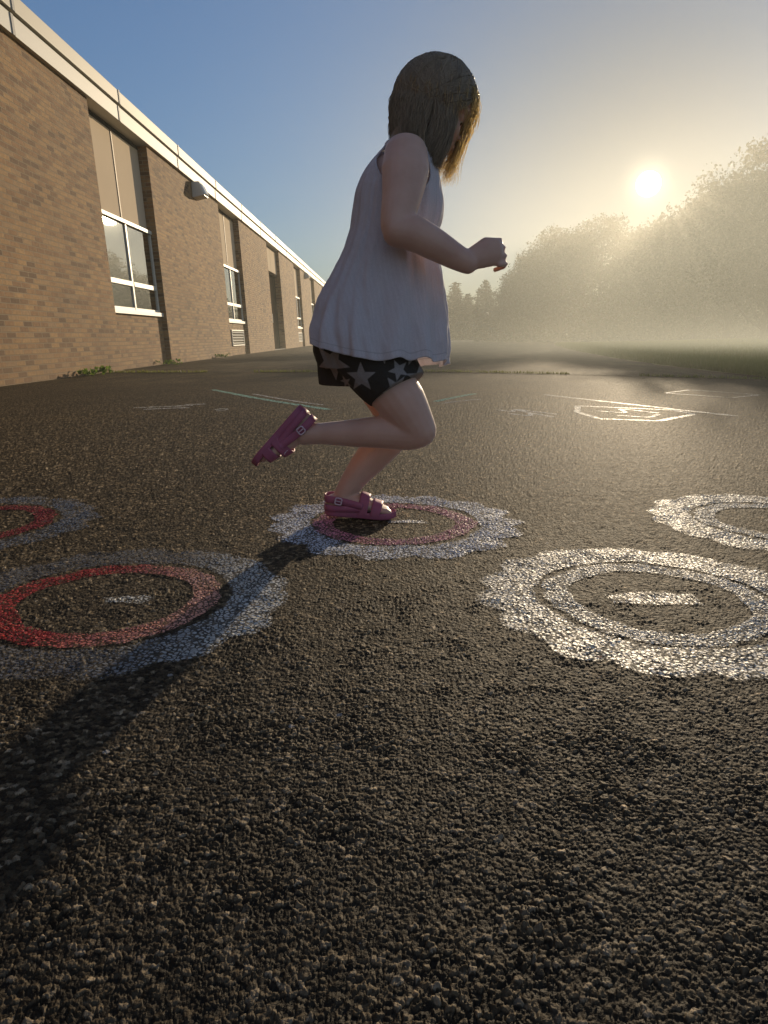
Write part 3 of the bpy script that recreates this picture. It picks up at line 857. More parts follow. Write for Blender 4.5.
PROTO = {}
def plant(kind, loc, H, W, rz, label, group, nm):
    e = empty(nm, loc); e.rotation_euler = (0, 0, rz)
    bh, bw, tr, cr = PROTO[kind]
    e.scale = (W / bw, W / bw, H / bh)
    tag(e, label, 'tree', group)
    for src, n_ in ((tr, 'trunk'), (cr, 'crown')):
        o = bpy.data.objects.new(n_, src); C.objects.link(o); o.parent = e
    return e
for k, args in {'a': (10, 9, 2.0, 101), 'b': (9, 8, 1.7, 202), 'c': (11, 8, 2.4, 303), 'd': (8, 7.5, 1.4, 404)}.items():
    lm, (V, F) = broad_tree(*args)
    t = lm.build('trunk', BARK, None, True); tm = t.data; bpy.data.objects.remove(t)
    cm = mesh_np('crown', V, F, False); cm.materials.append(TREE_LEAF)
    PROTO[k] = (args[0], args[1], tm, cm)
for k, args in {'p': (8, 4.2, 11), 'q': (7, 4.6, 12)}.items():
    lm, (V, F) = pine_tree(*args)
    t = lm.build('trunk', BARK, None, True); tm = t.data; bpy.data.objects.remove(t)
    cm = mesh_np('crown', V, F, False); cm.materials.append(PINE_LEAF)
    PROTO[k] = (args[0], args[1], tm, cm)
TREES = [
 # kind, x, y, H, W, rz, label
 ('a', 15.0, 52, 8.2, 6.4, 4.2, 'round topped leafy tree that forms the highest crown left of the sun'),
 ('b', 12.9, 54, 7.5, 5.6, .8, 'leafy tree on the left shoulder of the round topped one'),
 ('d', 11.2, 56, 6.3, 4.6, 2.2, 'smaller leafy tree sloping down towards the hand'),
 ('b', 10.3, 58, 5.0, 3.6, 5.2, 'lowest leafy tree at the left end of the leafy row'),
 ('b', 17.3, 50, 6.9, 5.2, 2.6, 'leafy tree with a ragged top directly beneath the sun'),
 ('c', 16.9, 44, 6.9, 5.4, 1.9, 'leafy tree just right of and below the sun'),
 ('d', 17.0, 40, 7.4, 5.4, 3.3, 'leafy tree second from the right edge, lower than its right neighbour'),
 ('c', 17.8, 38, 7.9, 5.8, .5, 'leafy tree beside the tallest one at the right edge'),
 ('a', 17.6, 34, 8.5, 6.4, .3, 'tallest leafy tree, cut by the right edge of the picture'),
 ('d', 21.5, 36, 10.2, 8.5, 1.0, 'leafy tree behind the tallest one, mostly beyond the right edge'),
]
for k, x, y, H, W, rz, lab in TREES:
    plant(k, (x, y, .1), H, W, rz, lab, 'leafy trees along the lawn', 'leafy_tree')
for k, x, y, H, W, rz, lab in [
 ('p', 9.2, 96, 7.2, 4.9, .2, 'pointed conifer just right of the white tunic, left of its twin'),
 ('q', 13.1, 96, 7.4, 5.6, 1.2, 'wide conifer under the fist, right twin of the pair'),
 ('p', 16.6, 97, 6.3, 4.4, 2.0, 'conifer half hidden by the leafy row'),
 ('q', 7.4, 97, 6.2, 4.6, 3.0, 'conifer against the edge of the white tunic'),
 ('q', 11.2, 99, 5.9, 4.8, 5.0, 'low conifer in the gap between the twin conifers')]:
    plant(k, (x, y, 0), H, W, rz, lab, 'conifers at the far end of the yard', 'conifer')

# far wood behind everything, one mass
def far_wood():
    r = np.random.default_rng(77)
    n = 60000
    x = r.uniform(-30, 95, n); y = 108 + r.normal(0, 4, n)
    top = 2.8 + 1.6 * fbm(x / 5., x * 0, 3, 3) + 1.0 * fbm(x / 1.2, x * 0, 8, 2)
    top = top + np.clip((x - 20) / 12, 0, 1) * 2
    z = top * r.random(n) ** .6
    V, F = leaves_mesh(np.stack([x, y, z], -1), .8, 5)
    tag(link('far_wood', mesh_np('far_wood', V, F, False), TREE_LEAF), kind='stuff')
    n = 36000
    x = r.uniform(8, 48, n); y = np.interp(x, [8, 14, 18, 48], [64, 58, 46, 44]) + r.normal(0, 1.4, n)
    z = (2.0 + 1.6 * fbm(x / 2.5, x * 0, 23, 3)) * r.random(n) - .15
    V, F = leaves_mesh(np.stack([x, y, z + .1], -1), .38, 6)
    tag(link('undergrowth', mesh_np('undergrowth', V, F, False), TREE_LEAF), kind='stuff')
    n = 30000
    x = r.uniform(-8, 46, n); y = 89 + r.normal(0, 1.2, n)
    z = (1.7 + 1.7 * fbm(x / 3., x * 0, 29, 3)) * r.random(n) - .15
    V, F = leaves_mesh(np.stack([x, y, z], -1), .45, 9)
    tag(link('far_undergrowth', mesh_np('far_undergrowth', V, F, False), TREE_LEAF), kind='stuff')
far_wood()

# ------------------------------------------------------------------ haze over the yard
def haze():
    m, nt = new_mat('haze'); g = N(nt)
    x = g.n('ShaderNodeSeparateXYZ'); g.l(g.pos(), x.inputs[0])
    def bell(sock, c, wdt): 
        t = g.math('MULTIPLY', g.math('SUBTRACT', sock, c), 1 / wdt); return g.math('MULTIPLY', t, t)
    e = g.math('ADD', bell(x.outputs[0], 12.5, 10.5), g.math('ADD', bell(x.outputs[1], 26, 18), bell(x.outputs[2], 4.6, 4.0)))
    e2 = g.math('ADD', bell(x.outputs[0], 10, 8.5), g.math('ADD', bell(x.outputs[1], 15, 8), bell(x.outputs[2], 0, .85)))
    low = g.math('MULTIPLY', g.math('EXPONENT', g.math('MULTIPLY', e2, -1.0)), 1.5)
    dens = g.math('ADD', g.math('ADD', g.math('EXPONENT', g.math('MULTIPLY', e, -1.0)), low), .02)
    s = g.n('ShaderNodeVolumeScatter'); s.inputs['Color'].default_value = (1, .96, .88, 1)
    g.l(g.math('MULTIPLY', dens, .0065), s.inputs['Density']); s.inputs['Anisotropy'].default_value = .55
    em = g.n('ShaderNodeEmission'); em.inputs[0].default_value = (1, .86, .58, 1); g.l(g.math('MULTIPLY', dens, .0210), em.inputs[1])  # self-glow added to the haze, in place of scattered sunlight
    ad = g.n('ShaderNodeAddShader'); g.l(s.outputs[0], ad.inputs[0]); g.l(em.outputs[0], ad.inputs[1])
    g.out(None, ad.outputs[0])
    o = MB().box(-16, 62, -12, 125, -.3, 15).build('haze', m)
    cy.volume_step_rate = .4; cy.volume_max_steps = 256
    tag(o, kind='structure')
haze()

# ------------------------------------------------------------------ the girl
girl = empty('person', (0, 1.72, 0))
tag(girl, 'girl in white sleeveless tunic, dark star shorts and pink sandals hopping on one foot', 'person')

def skin_mat():
    m, nt = new_mat('skin'); g = N(nt); o = g.obj()
    c = g.mix(g.ramp(g.noise(o, 14, 4), [(.35, (0, 0, 0)), (.65, (1, 1, 1))]), (.56, .335, .25), (.64, .405, .31))
    g.out(g.bsdf(c, .45, .45, g.bump(g.noise(o, 260, 3), .12, .001), Subsurface_Weight=.16, Subsurface_Scale=.012, Sheen_Weight=.35, Sheen_Roughness=.4))
    return m
SKIN = skin_mat()

# shoes: u runs heel to toe, w to the outer side, v up from the sole
def shoe_frame(heel, toe, up, outer):
    heel, toe = Vector(heel), Vector(toe); u = (toe - heel).normalized()
    v = (Vector(up) - u * u.dot(Vector(up))).normalized(); w_ = Vector(outer); w_ = (w_ - u * u.dot(w_) - v * v.dot(w_)).normalized()
    M = Matrix.Identity(4)
    for i, a in enumerate((u, w_, v)):
        for j in range(3): M[j][i] = a[j]
    M.translation = heel
    return M
LF = shoe_frame((-.147, 1.753, .010), (.022, 1.742, .002), (0, 0, 1), (0, 1, 0))
RF = shoe_frame((-.200, 1.668, .293), (-.318, 1.672, .163), (.735, 0, -.68), (0, -1, 0))

def tubeM(mb, M, pts, ra, rb, n=16, ref=None):
    P = [M @ Vector(p) for p in pts]
    mb.tube(P, ra, rb, n, ref or tuple(M.to_3x3() @ Vector((0, 1, 0))))

body = MB()
def limb(pts, ra, rb=None, n=18, ref=(0, 1, 0), k=5):
    P = catmull(pts, k); t = np.linspace(0, 1, len(P)); t0 = np.linspace(0, 1, len(pts))
    rb = rb or ra
    body.tube([tuple(p) for p in P], list(np.interp(t, t0, ra)), list(np.interp(t, t0, rb)), n, ref)
# trunk
limb([(-.068, 1.72, .425), (-.062, 1.72, .475), (-.030, 1.72, .56), (.010, 1.72, .65), (.034, 1.72, .73), (.040, 1.72, .79), (.052, 1.72, .825)],
     [.080, .090, .085, .094, .104, .104, .066], [.072, .080, .074, .078, .082, .078, .050])
limb([(.050, 1.645, .826), (.056, 1.72, .838), (.050, 1.795, .826)], [.034, .038, .034], ref=(1, 0, 0))
limb([(.052, 1.72, .815), (.072, 1.72, .855), (.092, 1.72, .90)], [.040, .036, .040])
# right leg, bent back
limb([(-.045, 1.672, .425), (-.005, 1.652, .365), (.042, 1.637, .300), (.078, 1.625, .243)], [.052, .060, .056, .042], [.054, .062, .057, .043])
limb([(.082, 1.622, .240), (.055, 1.628, .232), (-.005, 1.640, .234), (-.075, 1.652, .230), (-.145, 1.662, .228), (-.188, 1.668, .226)], [.038, .037, .037, .033, .026, .026], [.039, .038, .038, .032, .025, .026])
# left leg, standing
limb([(-.050, 1.772, .425), (-.015, 1.775, .35), (.020, 1.775, .285), (.040, 1.772, .235)], [.054, .060, .054, .042], [.058, .062, .055, .043])
limb([(.040, 1.772, .235), (.010, 1.768, .195), (-.035, 1.762, .150), (-.072, 1.757, .105), (-.098, 1.754, .065)], [.040, .040, .039, .032, .027], [.041, .042, .041, .032, .027])
# feet
for M, s in ((LF, 1), (RF, -1)):
    tubeM(body, M, [(.016, 0, .034), (.045, 0, .038), (.080, .001, .036), (.115, .002, .029), (.140, .002, .023), (.152, .002, .021)], [.021, .024, .027, .030, .029, .022], [.020, .026, .024, .016, .010, .008])
    an = M @ Vector((.044, 0, .040))
    top = Vector((-.098, 1.754, .065)) if s == 1 else Vector((-.188, 1.668, .226))
    body.tube([an, (an + top) / 2, top], [.025, .026, .027], None, 16)
    for i, (w_, l, r_) in enumerate([(-.021, .161, .0085), (-.007, .162, .0065), (.004, .158, .006), (.014, .153, .0058), (.023, .146, .0055)]):
        tubeM(body, M, [(l - .022, w_ * .95, .021), (l - .008, w_, .021), (l, w_, .0185)], [r_, r_, r_ * .9], None, 10)
# right arm: upper arm down, forearm forward, loose fist
limb([(.046, 1.624, .822), (.044, 1.596, .780), (.036, 1.568, .725), (.026, 1.548, .675), (.026, 1.542, .655)], [.039, .041, .036, .032, .029], [.046, .050, .041, .034, .030])
limb([(.026, 1.542, .658), (.060, 1.541, .653), (.105, 1.547, .632), (.145, 1.553, .611), (.176, 1.558, .597)], [.030, .032, .029, .024, .020], [.033, .036, .032, .027, .023])
# left arm, close in front of the body on the far side
limb([(.050, 1.818, .826), (.046, 1.842, .782), (.036, 1.858, .72), (.024, 1.862, .665)], [.038, .038, .034, .030])
limb([(.024, 1.862, .665), (.040, 1.852, .640), (.058, 1.84, .622), (.070, 1.83, .612)], [.031, .031, .025, .019], [.031, .031, .024, .020])
# hands
def hand(base, fwd, up, away, s=1.0):
    """fwd along the forearm, up to the thumb side, away towards the palm"""
    f, u, a = (Vector(x).normalized() for x in (fwd, up, away)); b = Vector(base)
    at = lambda x, y, z: b + f * x * s + u * y * s + a * z * s
    body.tube([at(-.012, 0, 0), at(.012, .004, 0), at(.034, .009, .002), at(.052, .006, .004)], [.012 * s, .0135 * s, .014 * s, .012 * s], [.019 * s, .024 * s, .029 * s, .026 * s], 16, tuple(a))
    for y, l, r_, drop in ((.025, .96, .0070, .002), (.011, 1.10, .0073, 0), (-.004, 1.04, .0069, -.002), (-.019, .90, .0064, -.004)):
        k = [at(.050, y, .002), at(.050 + .016 * l, y + drop * .3, .010), at(.052 + .014 * l, y + drop * .9, .026 * l), at(.040 + .004 * l, y + drop * 1.6, .033 * l)]
        body.tube(k, [r_ * s, r_ * .95 * s, r_ * .9 * s, r_ * .8 * s], None, 10)
    body.tube([at(.010, .018, .006), at(.030, .028, .016), at(.046, .026, .028), at(.058, .018, .034)], [.0095 * s, .0085 * s, .0078 * s, .0065 * s], None, 10)
hand((.183, 1.559, .603), (.93, .08, .20), (-.30, .02, 1), (.0, 1, 0), 1.07)
hand((.076, 1.826, .609), (.72, -.62, -.1), (-.1, 0, 1), (-.5, -.8, 0), .95)
# head, pitched forward
HM = Matrix.Translation((.106, 1.72, .940)) @ Matrix.Rotation(R(30), 4, 'Y')
def hp(x, y, z): return HM @ Vector((x, y, z))
H3 = HM.to_3x3().to_4x4()
body.sphere(hp(-.004, 0, .014), (.085, .070, .080), H3)
body.sphere(hp(.030, 0, -.038), (.054, .056, .060), H3)
body.sphere(hp(.052, 0, -.072), (.028, .030, .026), H3)
body.tube([hp(.074, 0, .012), hp(.086, 0, -.010), hp(.098, 0, -.027), hp(.092, 0, -.033)], [.008, .0085, .0105, .008], [.008, .009, .008, .006], 10)
for s in (-1, 1):
    body.sphere(hp(.087, s * .009, -.030), (.008, .007, .006), H3, 10, 8)
    body.sphere(hp(.058, s * .034, -.030), (.024, .022, .024), H3, 12, 8)
    body.sphere(hp(.0655, s * .027, .0005), (.0125, .0135, .0105), H3, 14, 10)
    body.sphere(hp(.0640, s * .027, -.0135), (.0105, .0125, .0065), H3, 14, 10)
    body.tube([hp(.068, s * .040, .016), hp(.077, s * .024, .022), hp(.080, s * .008, .017)], [.006, .007, .006], None, 10)
    body.tube([hp(-.004, s * .068, .010), hp(-.012, s * .075, -.004), hp(-.006, s * .072, -.024)], [.007, .008, .005], [.015, .017, .010], 10, tuple(H3 @ Vector((0, 1, 0))))
body.tube([hp(.078, -.020, -.052), hp(.086, 0, -.050), hp(.078, .020, -.052)], [.0035, .0058, .0035], None, 10, (0, 0, 1))
body.tube([hp(.076, -.017, -.060), hp(.083, 0, -.060), hp(.076, .017, -.060)], [.0035, .0062, .0035], None, 10, (0, 0, 1))
GO = Matrix.Translation((0, -1.72, 0))
bme = fuse(body, .0030, 7, .5)
bme.transform(GO)
link('body', bme, SKIN, girl)
EYE = simple('eye_white', (.50, .47, .44), .2, .5); IRIS = simple('iris_brown', (.06, .03, .015), .2, .5)
for s in (-1, 1):
    e = MB().sphere(hp(.0655, s * .027, -.004), (.0105,) * 3, None, 16, 10).build('eye', EYE, girl, True, M=GO)
    MB().sphere(hp(.0735, s * .0275, -.008), (.0035, .0048, .0048), H3, 12, 8).build('iris', IRIS, e, True, M=GO)

# tunic
def cloth_mat(name, a, b, trans=.25):
    m, nt = new_mat(name); g = N(nt); o = g.obj()
    wv = g.n('ShaderNodeTexWave', _wave_type='BANDS', _bands_direction='DIAGONAL'); g.l(g.scale(o, (1, 1, .02)), wv.inputs[0]); wv.inputs['Scale'].default_value = 62; wv.inputs['Distortion'].default_value = 3.5; wv.inputs['Detail'].default_value = 2
    f = g.noise(o, 700, 2)
    c = g.mix(wv.outputs['Fac'], a, b)
    c = g.mix(1.0, c, g.ramp(f, [(.3, (.86, .86, .86)), (.7, (1.08, 1.08, 1.08))]), 'MULTIPLY')
    h = g.math('ADD', g.math('MULTIPLY', wv.outputs['Fac'], .25), g.math('ADD', g.math('MULTIPLY', g.noise(o, 420, 3), .5), g.math('MULTIPLY', g.noise(o, 45, 3), 2.2)))
    hm = g.attr('hem')
    st = g.math('LESS_THAN', g.math('ABSOLUTE', g.math('SUBTRACT', hm, .016)), .0012)
    c = g.mix(st, c, tuple(k * .80 for k in a))
    h = g.math('ADD', h, g.math('MULTIPLY', g.math('LESS_THAN', hm, .016), .8))
    n_ = g.bump(h, .5, .0018)
    t = g.n('ShaderNodeBsdfTranslucent'); g.l(c, t.inputs[0]); g.l(n_, t.inputs[1])
    g.out(g.shmix(trans, g.bsdf(c, .85, .15, n_, Sheen_Weight=.2), t.outputs[0]))
    return m
TUNIC = cloth_mat('tunic_cloth', (.78, .75, .79), (.81, .78, .82), .38)
def tunic():
    lv = np.array([  # z, back x, front x, half width
        (.395, -.172, .146, .166), (.44, -.172, .146, .162), (.51, -.154, .140, .148), (.56, -.131, .133, .138), (.63, -.095, .119, .128),
        (.68, -.076, .120, .123), (.705, -.073, .130, .121), (.735, -.068, .133, .119), (.76, -.064, .129, .117), (.80, -.045, .122, .113), (.825, -.024, .115, .106), (.845, -.005, .106, .093), (.858, .008, .100, .080)])
    nz, na = 150, 300
    z = np.linspace(.395, .858, nz); t = np.linspace(0, 2 * np.pi, na, endpoint=False)
    xb = np.interp(z, lv[:, 0], lv[:, 1]); xf = np.interp(z, lv[:, 0], lv[:, 2]); hw = np.interp(z, lv[:, 0], lv[:, 3])
    k = np.ones(9) / 9
    sm = lambda a: np.convolve(np.pad(a, 4, 'edge'), k, 'valid')
    xb, xf, hw = sm(xb), sm(xf), sm(hw)
    c = (xb + xf) / 2; hx = (xf - xb) / 2
    ex = .86
    ct, st = np.cos(t), np.sin(t)
    ux = np.sign(ct) * np.abs(ct) ** ex; uy = np.sign(st) * np.abs(st) ** ex
    flare = np.clip((.80 - z) / .4, 0, 1)
    ph = 11 * t + 2.2 * np.sin(2 * t + 1) + 1.3 * np.sin(5 * t)
    pl = np.sin(ph)[None, :] * (.0008 + .0060 * flare ** 1.3)[:, None] + (np.sin(31 * t + 3 * np.sin(3 * t))[None, :] * .0007)
    dz = z[:, None] * 9 + 1.2 * np.sin(t)[None, :]
    pl = pl + .0045 * (fbm(dz * 1.3 + 3 * ct[None, :], 2.5 * st[None, :] + dz * .3, 55, 3) - .45)
    fold = fbm(5.5 * ct[None, :] + 1.1 * z[:, None] * 9 * .35, 5.5 * st[None, :] + 0 * z[:, None], 63, 2) - .42 + .5 * (fbm(9 * ct[None, :] + 14 * z[:, None], 9 * st[None, :] - 10 * z[:, None], 83, 3) - .44)
    pl = pl + fold * (.004 + .022 * flare)[:, None]
    pl = pl + .006 * (fbm(t[None, :] * 3 + 0 * z[:, None], z[:, None] * 14 + 0 * t[None, :], 91, 3) - .45)
    X = c[:, None] + (hx[:, None] + pl) * ux[None, :]; Y = (hw[:, None] + pl) * uy[None, :]
    # the hem dips to the front and the far side
    ang_h = np.interp(t, [0, .9, np.pi / 2, 2.4, np.pi, 4.0, 3 * np.pi / 2, 5.3, 5.9, 2 * np.pi], [.382, .374, .385, .410, .437, .419, .402, .402, .394, .382])
    ang_h = ang_h + .004 * np.sin(ph)
    Z = z[:, None] + (ang_h - .395)[None, :] * np.clip((.62 - z) / .225, 0, 1)[:, None] ** 1.2
    V = np.stack([X, Y, Z], -1).reshape(-1, 3)
    i = (np.arange(nz - 1)[:, None] * na + np.arange(na)[None, :]); j = np.roll(np.arange(na), -1)[None, :] + np.arange(nz - 1)[:, None] * na
    F = np.stack([i, j, j + na, i + na], -1).reshape(-1, 4)
    cx = V[F].mean(1)
    arm = (np.abs(cx[:, 1]) > .050) & (((cx[:, 0] - .040 + .25 * (cx[:, 2] - .80)) / .057) ** 2 + ((cx[:, 2] - .797) / .054) ** 2 < 1)
    F = F[~arm]
    me = mesh_np('tunic', V, F)
    attr(me, 'hem', np.repeat(z - .395, na))
    bm = bmesh.new(); bm.from_mesh(me); bmesh.ops.delete(bm, geom=[v for v in bm.verts if not v.link_faces], context='VERTS')
    for _ in range(6):  # soften the cut edges of the armholes
        bv = [v for v in bm.verts if v.is_boundary and v.co.z > .72]
        tgt = {v: sum((e.other_vert(v).co for e in v.link_edges if e.is_boundary), Vector()) / max(1, sum(1 for e in v.link_edges if e.is_boundary)) for v in bv}
        for v, p in tgt.items(): v.co = v.co.lerp(p, .5)
    bm.to_mesh(me); bm.free()
    o = link('tunic', me, TUNIC, girl)
    md = o.modifiers.new('thickness', 'SOLIDIFY'); md.thickness = .0016; md.offset = 0
    return o
tn = tunic()
# rolled binding along each open edge above the waist
def bindings():
    me = tn.data; cnt = {}
    for p in me.polygons:
        for k in p.edge_keys: cnt[k] = cnt.get(k, 0) + 1
    nb = {}
    for (a, b), c in cnt.items():
        if c == 1 and me.vertices[a].co.z > .70: nb.setdefault(a, []).append(b); nb.setdefault(b, []).append(a)
    left = set(nb)
    while left:
        v = next(iter(left)); loop = [v]; left.discard(v)
        while True:
            nx = [q for q in nb[loop[-1]] if q in left]
            if not nx: break
            loop.append(nx[0]); left.discard(nx[0])
        if len(loop) > 30:
            P = [me.vertices[i].co.copy() for i in loop[::2]]; P.append(P[0].copy())
            MB().tube(P, .0022, None, 8, (.1, .2, 1), True, False).build('edge_binding', TUNIC, tn, True)
bindings()

# shorts
sh = MB()
def slimb(pts, ra, rb, n=22):
    P = catmull(pts, 5); t = np.linspace(0, 1, len(P)); t0 = np.linspace(0, 1, len(pts))
    V, F = tube_vf([tuple(p) for p in P], list(np.interp(t, t0, ra)), list(np.interp(t, t0, rb)), n, (0, 1, 0), True, False)
    sh.add(V, F)
slimb([(-.060, 1.72, .52), (-.064, 1.72, .47), (-.068, 1.72, .41), (-.070, 1.72, .375)], [.095, .112, .118, .100], [.086, .101, .100, .086])
slimb([(-.055, 1.666, .455), (-.014, 1.652, .390), (.020, 1.642, .345), (.029, 1.638, .331)], [.082, .080, .075, .073], [.092, .085, .075, .072])
slimb([(-.060, 1.772, .455), (-.064, 1.772, .39), (-.064, 1.772, .352), (-.064, 1.772, .334)], [.076, .080, .080, .079], [.098, .100, .098, .096])
sme = fuse(sh, .0026, 5, .5)
sme.transform(GO)
co_ = np.empty(len(sme.vertices) * 3, np.float32); sme.vertices.foreach_get('co', co_); co_ = co_.reshape(-1, 3)
# gentle gathers
def star_field(P):
    """signed distance to scattered five pointed stars, seen from both sides"""
    best = np.full(len(P), 1.)
    near = [(-.118, .392, .044, .2), (-.050, .362, .034, .9), (-.004, .418, .028, .1), (.032, .378, .024, .5), (.026, .338, .032, .3), (.080, .358, .034, 1.0), (-.088, .348, .016, .6), (-.06, .43, .026, .5), (.062, .408, .022, .7)]
    far = [(x * .9 - .01, z + .006, r_, a + .4) for x, z, r_, a in near]
    for side, lst in ((-1, near), (1, far)):
        m = (P[:, 1] * side > 0)
        for x, z, r_, a in lst:
            dx = P[m, 0] - x; dz = P[m, 2] - z; rr = np.hypot(dx, dz); th = np.arctan2(dz, dx) + a
            kk = np.mod(th, 2 * np.pi / 5) - np.pi / 5; px = rr * np.cos(kk); py = rr * np.abs(np.sin(kk))
            # edge from the inner notch to the outer tip
            ax, ay = r_ * .42, 0.; bx, by = r_ * math.cos(math.pi / 5), r_ * math.sin(math.pi / 5)
            ex, ey = bx - ax, by - ay; L = math.hypot(ex, ey)
            d_ = ((px - ax) * ey - (py - ay) * ex) / L
            best[m] = np.minimum(best[m], d_)
    return best
attr(sme, 'star', star_field(co_) * 50)
def shorts_mat():
    m, nt = new_mat('star_cloth'); g = N(nt); o = g.obj()
    f = g.math('MULTIPLY_ADD', g.attr('star'), -12.0, .5, clamp=True)
    c = g.mix(f, (.036, .033, .030), (.27, .255, .25))
    c = g.mix(1.0, c, g.ramp(g.noise(o, 500, 2), [(.3, (.8, .8, .8)), (.7, (1.15, 1.15, 1.15))]), 'MULTIPLY')
    h = g.math('ADD', g.noise(o, 38, 3), g.math('MULTIPLY', g.noise(o, 600, 2), .15))
    g.out(g.bsdf(c, .85, .15, g.bump(h, .55, .008)))
    return m
shorts = link('shorts', sme, shorts_mat(), girl)

# sandals
SAND = simple('sandal_foam', (.35, .10, .165), .55, .3, .10, 20, .15, Subsurface_Weight=.08, Subsurface_Scale=.006)
BUCK = simple('buckle', (.62, .46, .52), .35, .5, .06, 30)
def foot_hw(u):   # half width of the sole along its length
    return np.interp(u, [-.004, .004, .020, .045, .080, .115, .140, .160, .172, .178], [.004, .018, .0265, .0285, .0285, .034, .0355, .031, .019, .004])
def strap_band(M, u0, u1, side, hts, thick=.0030, n=26, lift=.004):
    """a band across the foot from one edge of the sole to the other"""
    V = []; F = []
    us = np.linspace(u0, u1, 6)
    for kk, off in ((0, 0), (1, thick)):
        for u in us:
            hw = float(foot_hw(u)) - .001; hh = float(np.interp(u, [.06, .09, .12, .15], hts))
            for j in range(n):
                a = math.pi * j / (n - 1)
                sgn = math.cos(a); y = np.sign(sgn) * abs(sgn) ** .7 * (hw + off); z = .012 + math.sin(a) ** .75 * (hh - .012 + off)
                V.append((u + .006 * math.sin(a), y, z))
    m_ = len(us)
    b = m_ * n
    for i in range(m_ - 1):
        for j in range(n - 1):
            p = i * n + j
            F.append((p, p + 1, p + n + 1, p + n)); F.append((b + p, b + p + n, b + p + n + 1, b + p + 1))
    for i in (0, m_ - 1):
        for j in range(n - 1):
            p = i * n + j; q = (p, b + p, b + p + 1, p + 1)
            F.append(q if i == 0 else q[::-1])
    mb = MB(); mb.add([M @ Vector(v) for v in V], F)
    return mb
def buckle(M, c, nrm, tdir, size):
    """square ring with a prong"""
    n_ = Vector(nrm).normalized(); t = Vector(tdir); t = (t - n_ * n_.dot(t)).normalized(); b = n_.cross(t)
    mb = MB(); q = size / 2; r_ = size * .11
    P = [Vector(c) + t * (q * math.copysign(abs(math.cos(a)) ** .45, math.cos(a))) + b * (q * math.copysign(abs(math.sin(a)) ** .45, math.sin(a))) for a in np.linspace(0, 2 * math.pi, 33)]
    mb.tube([M @ p for p in P], r_, None, 8, tuple(M.to_3x3() @ n_), True, False)
    mb.tube([M @ (Vector(c) - t * q), M @ (Vector(c) + n_ * .001), M @ (Vector(c) + t * q)], r_ * .7, None, 8)
    return mb
def sandal(M):
    us = np.concatenate([np.linspace(-.004, .01, 6), np.linspace(.014, .160, 24), np.linspace(.164, .178, 7)])
    V = []; F = []; prof = [(.001, .90), (.002, .97), (.006, .99), (.011, 1.0), (.016, .995), (.0175, .96), (.015, .90), (.0125, .70)]
    n = len(us); k = len(prof)
    for u in us:
        hw = float(foot_hw(u)); rise = .004 * max(0, (u - .14) / .04) ** 2
        for z, s in prof: V.append((u if s > .9 else .087 + (u - .087) * .97, hw * s, z + rise))
        for z, s in reversed(prof): V.append((u if s > .9 else .087 + (u - .087) * .97, -hw * s, z + rise))
    r_ = 2 * k
    for i in range(n - 1):
        for j in range(r_): F.append((i * r_ + j, (i + 1) * r_ + j, (i + 1) * r_ + (j + 1) % r_, i * r_ + (j + 1) % r_))
    F.append(tuple(range(r_))[::1]); F.append(tuple((n - 1) * r_ + j for j in reversed(range(r_))))
    mb = MB(); mb.add([M @ Vector(v) for v in V], F)
    o = mb.build('sandal', SAND, girl, True, M=GO)
    # heel strap: two bands round the back joined at the rear, with a slot between them
    def wrap(z0, z1, ufront, zf, name):
        N_ = 30; V = []; F = []
        for kk in (0, .0030):
            for i in range(N_):
                a = i / (N_ - 1) * 2 - 1            # -1 inner front, 0 heel, +1 outer front
                f = abs(a); u = -.003 + (ufront + .003) * max(0, (f - .28) / .72) if f > .28 else -.003 + .010 * 0
                yy = (.0255 * math.sin(min(1, f / .42) * math.pi / 2) + .0035 * f) * (1 if a > 0 else -1)
                uo = (.018 * (1 - math.cos(min(1, f / .42) * math.pi / 2)))
                zz = zf * max(0, (f - .3) / .7) ** 1.4
                for z in (z0, (z0 + z1) / 2, z1):
                    V.append((u + uo - kk * (1 - min(1, f / .42)), yy + math.copysign(kk, a) * min(1, f / .3), z + zz))
        b = N_ * 3
        for i in range(N_ - 1):
            for j in range(2):
                p = i * 3 + j
                F.append((p, p + 3, p + 4, p + 1)); F.append((b + p, b + p + 1, b + p + 4, b + p + 3))
            p = i * 3; F.append((p, b + p, b + p + 3, p + 3)); p += 2; F.append((p, p + 3, b + p + 3, b + p))
        for i in (0, N_ - 1):
            for j in range(2):
                p = i * 3 + j; F.append((p, p + 1, b + p + 1, b + p))
        m2 = MB(); m2.add([M @ Vector(v) for v in V], F)
        return m2.build(name, SAND, o, True, M=GO)
    wrap(.014, .030, .085, .004, 'heel_counter')
    hs = wrap(.036, .054, .078, -.014, 'heel_strap')
    for (u0, u1, hts) in ((.082, .106, (.064, .060, .050, .039)), (.114, .138, (.056, .052, .043, .034))):
        st_ = strap_band(M, u0, u1, 1, hts).build('instep_strap', SAND, o, True, M=GO)
        um = (u0 + u1) / 2; hh = float(np.interp(um, [.06, .09, .12, .15], hts))
        buckle(M, (um + .004, .020, hh * .90), (0, .55, .85), (0, .85, -.55), .013).build('buckle', BUCK, st_, True, M=GO)
    buckle(M, (.034, .0345, .043), (0, 1, .08), (1, 0, -.15), .016).build('buckle', BUCK, hs, True, M=GO)
    buckle(M, (.034, -.0345, .043), (0, -1, .08), (1, 0, -.15), .016).build('buckle', BUCK, hs, True, M=GO)
    return o
sandal(LF); sandal(RF)

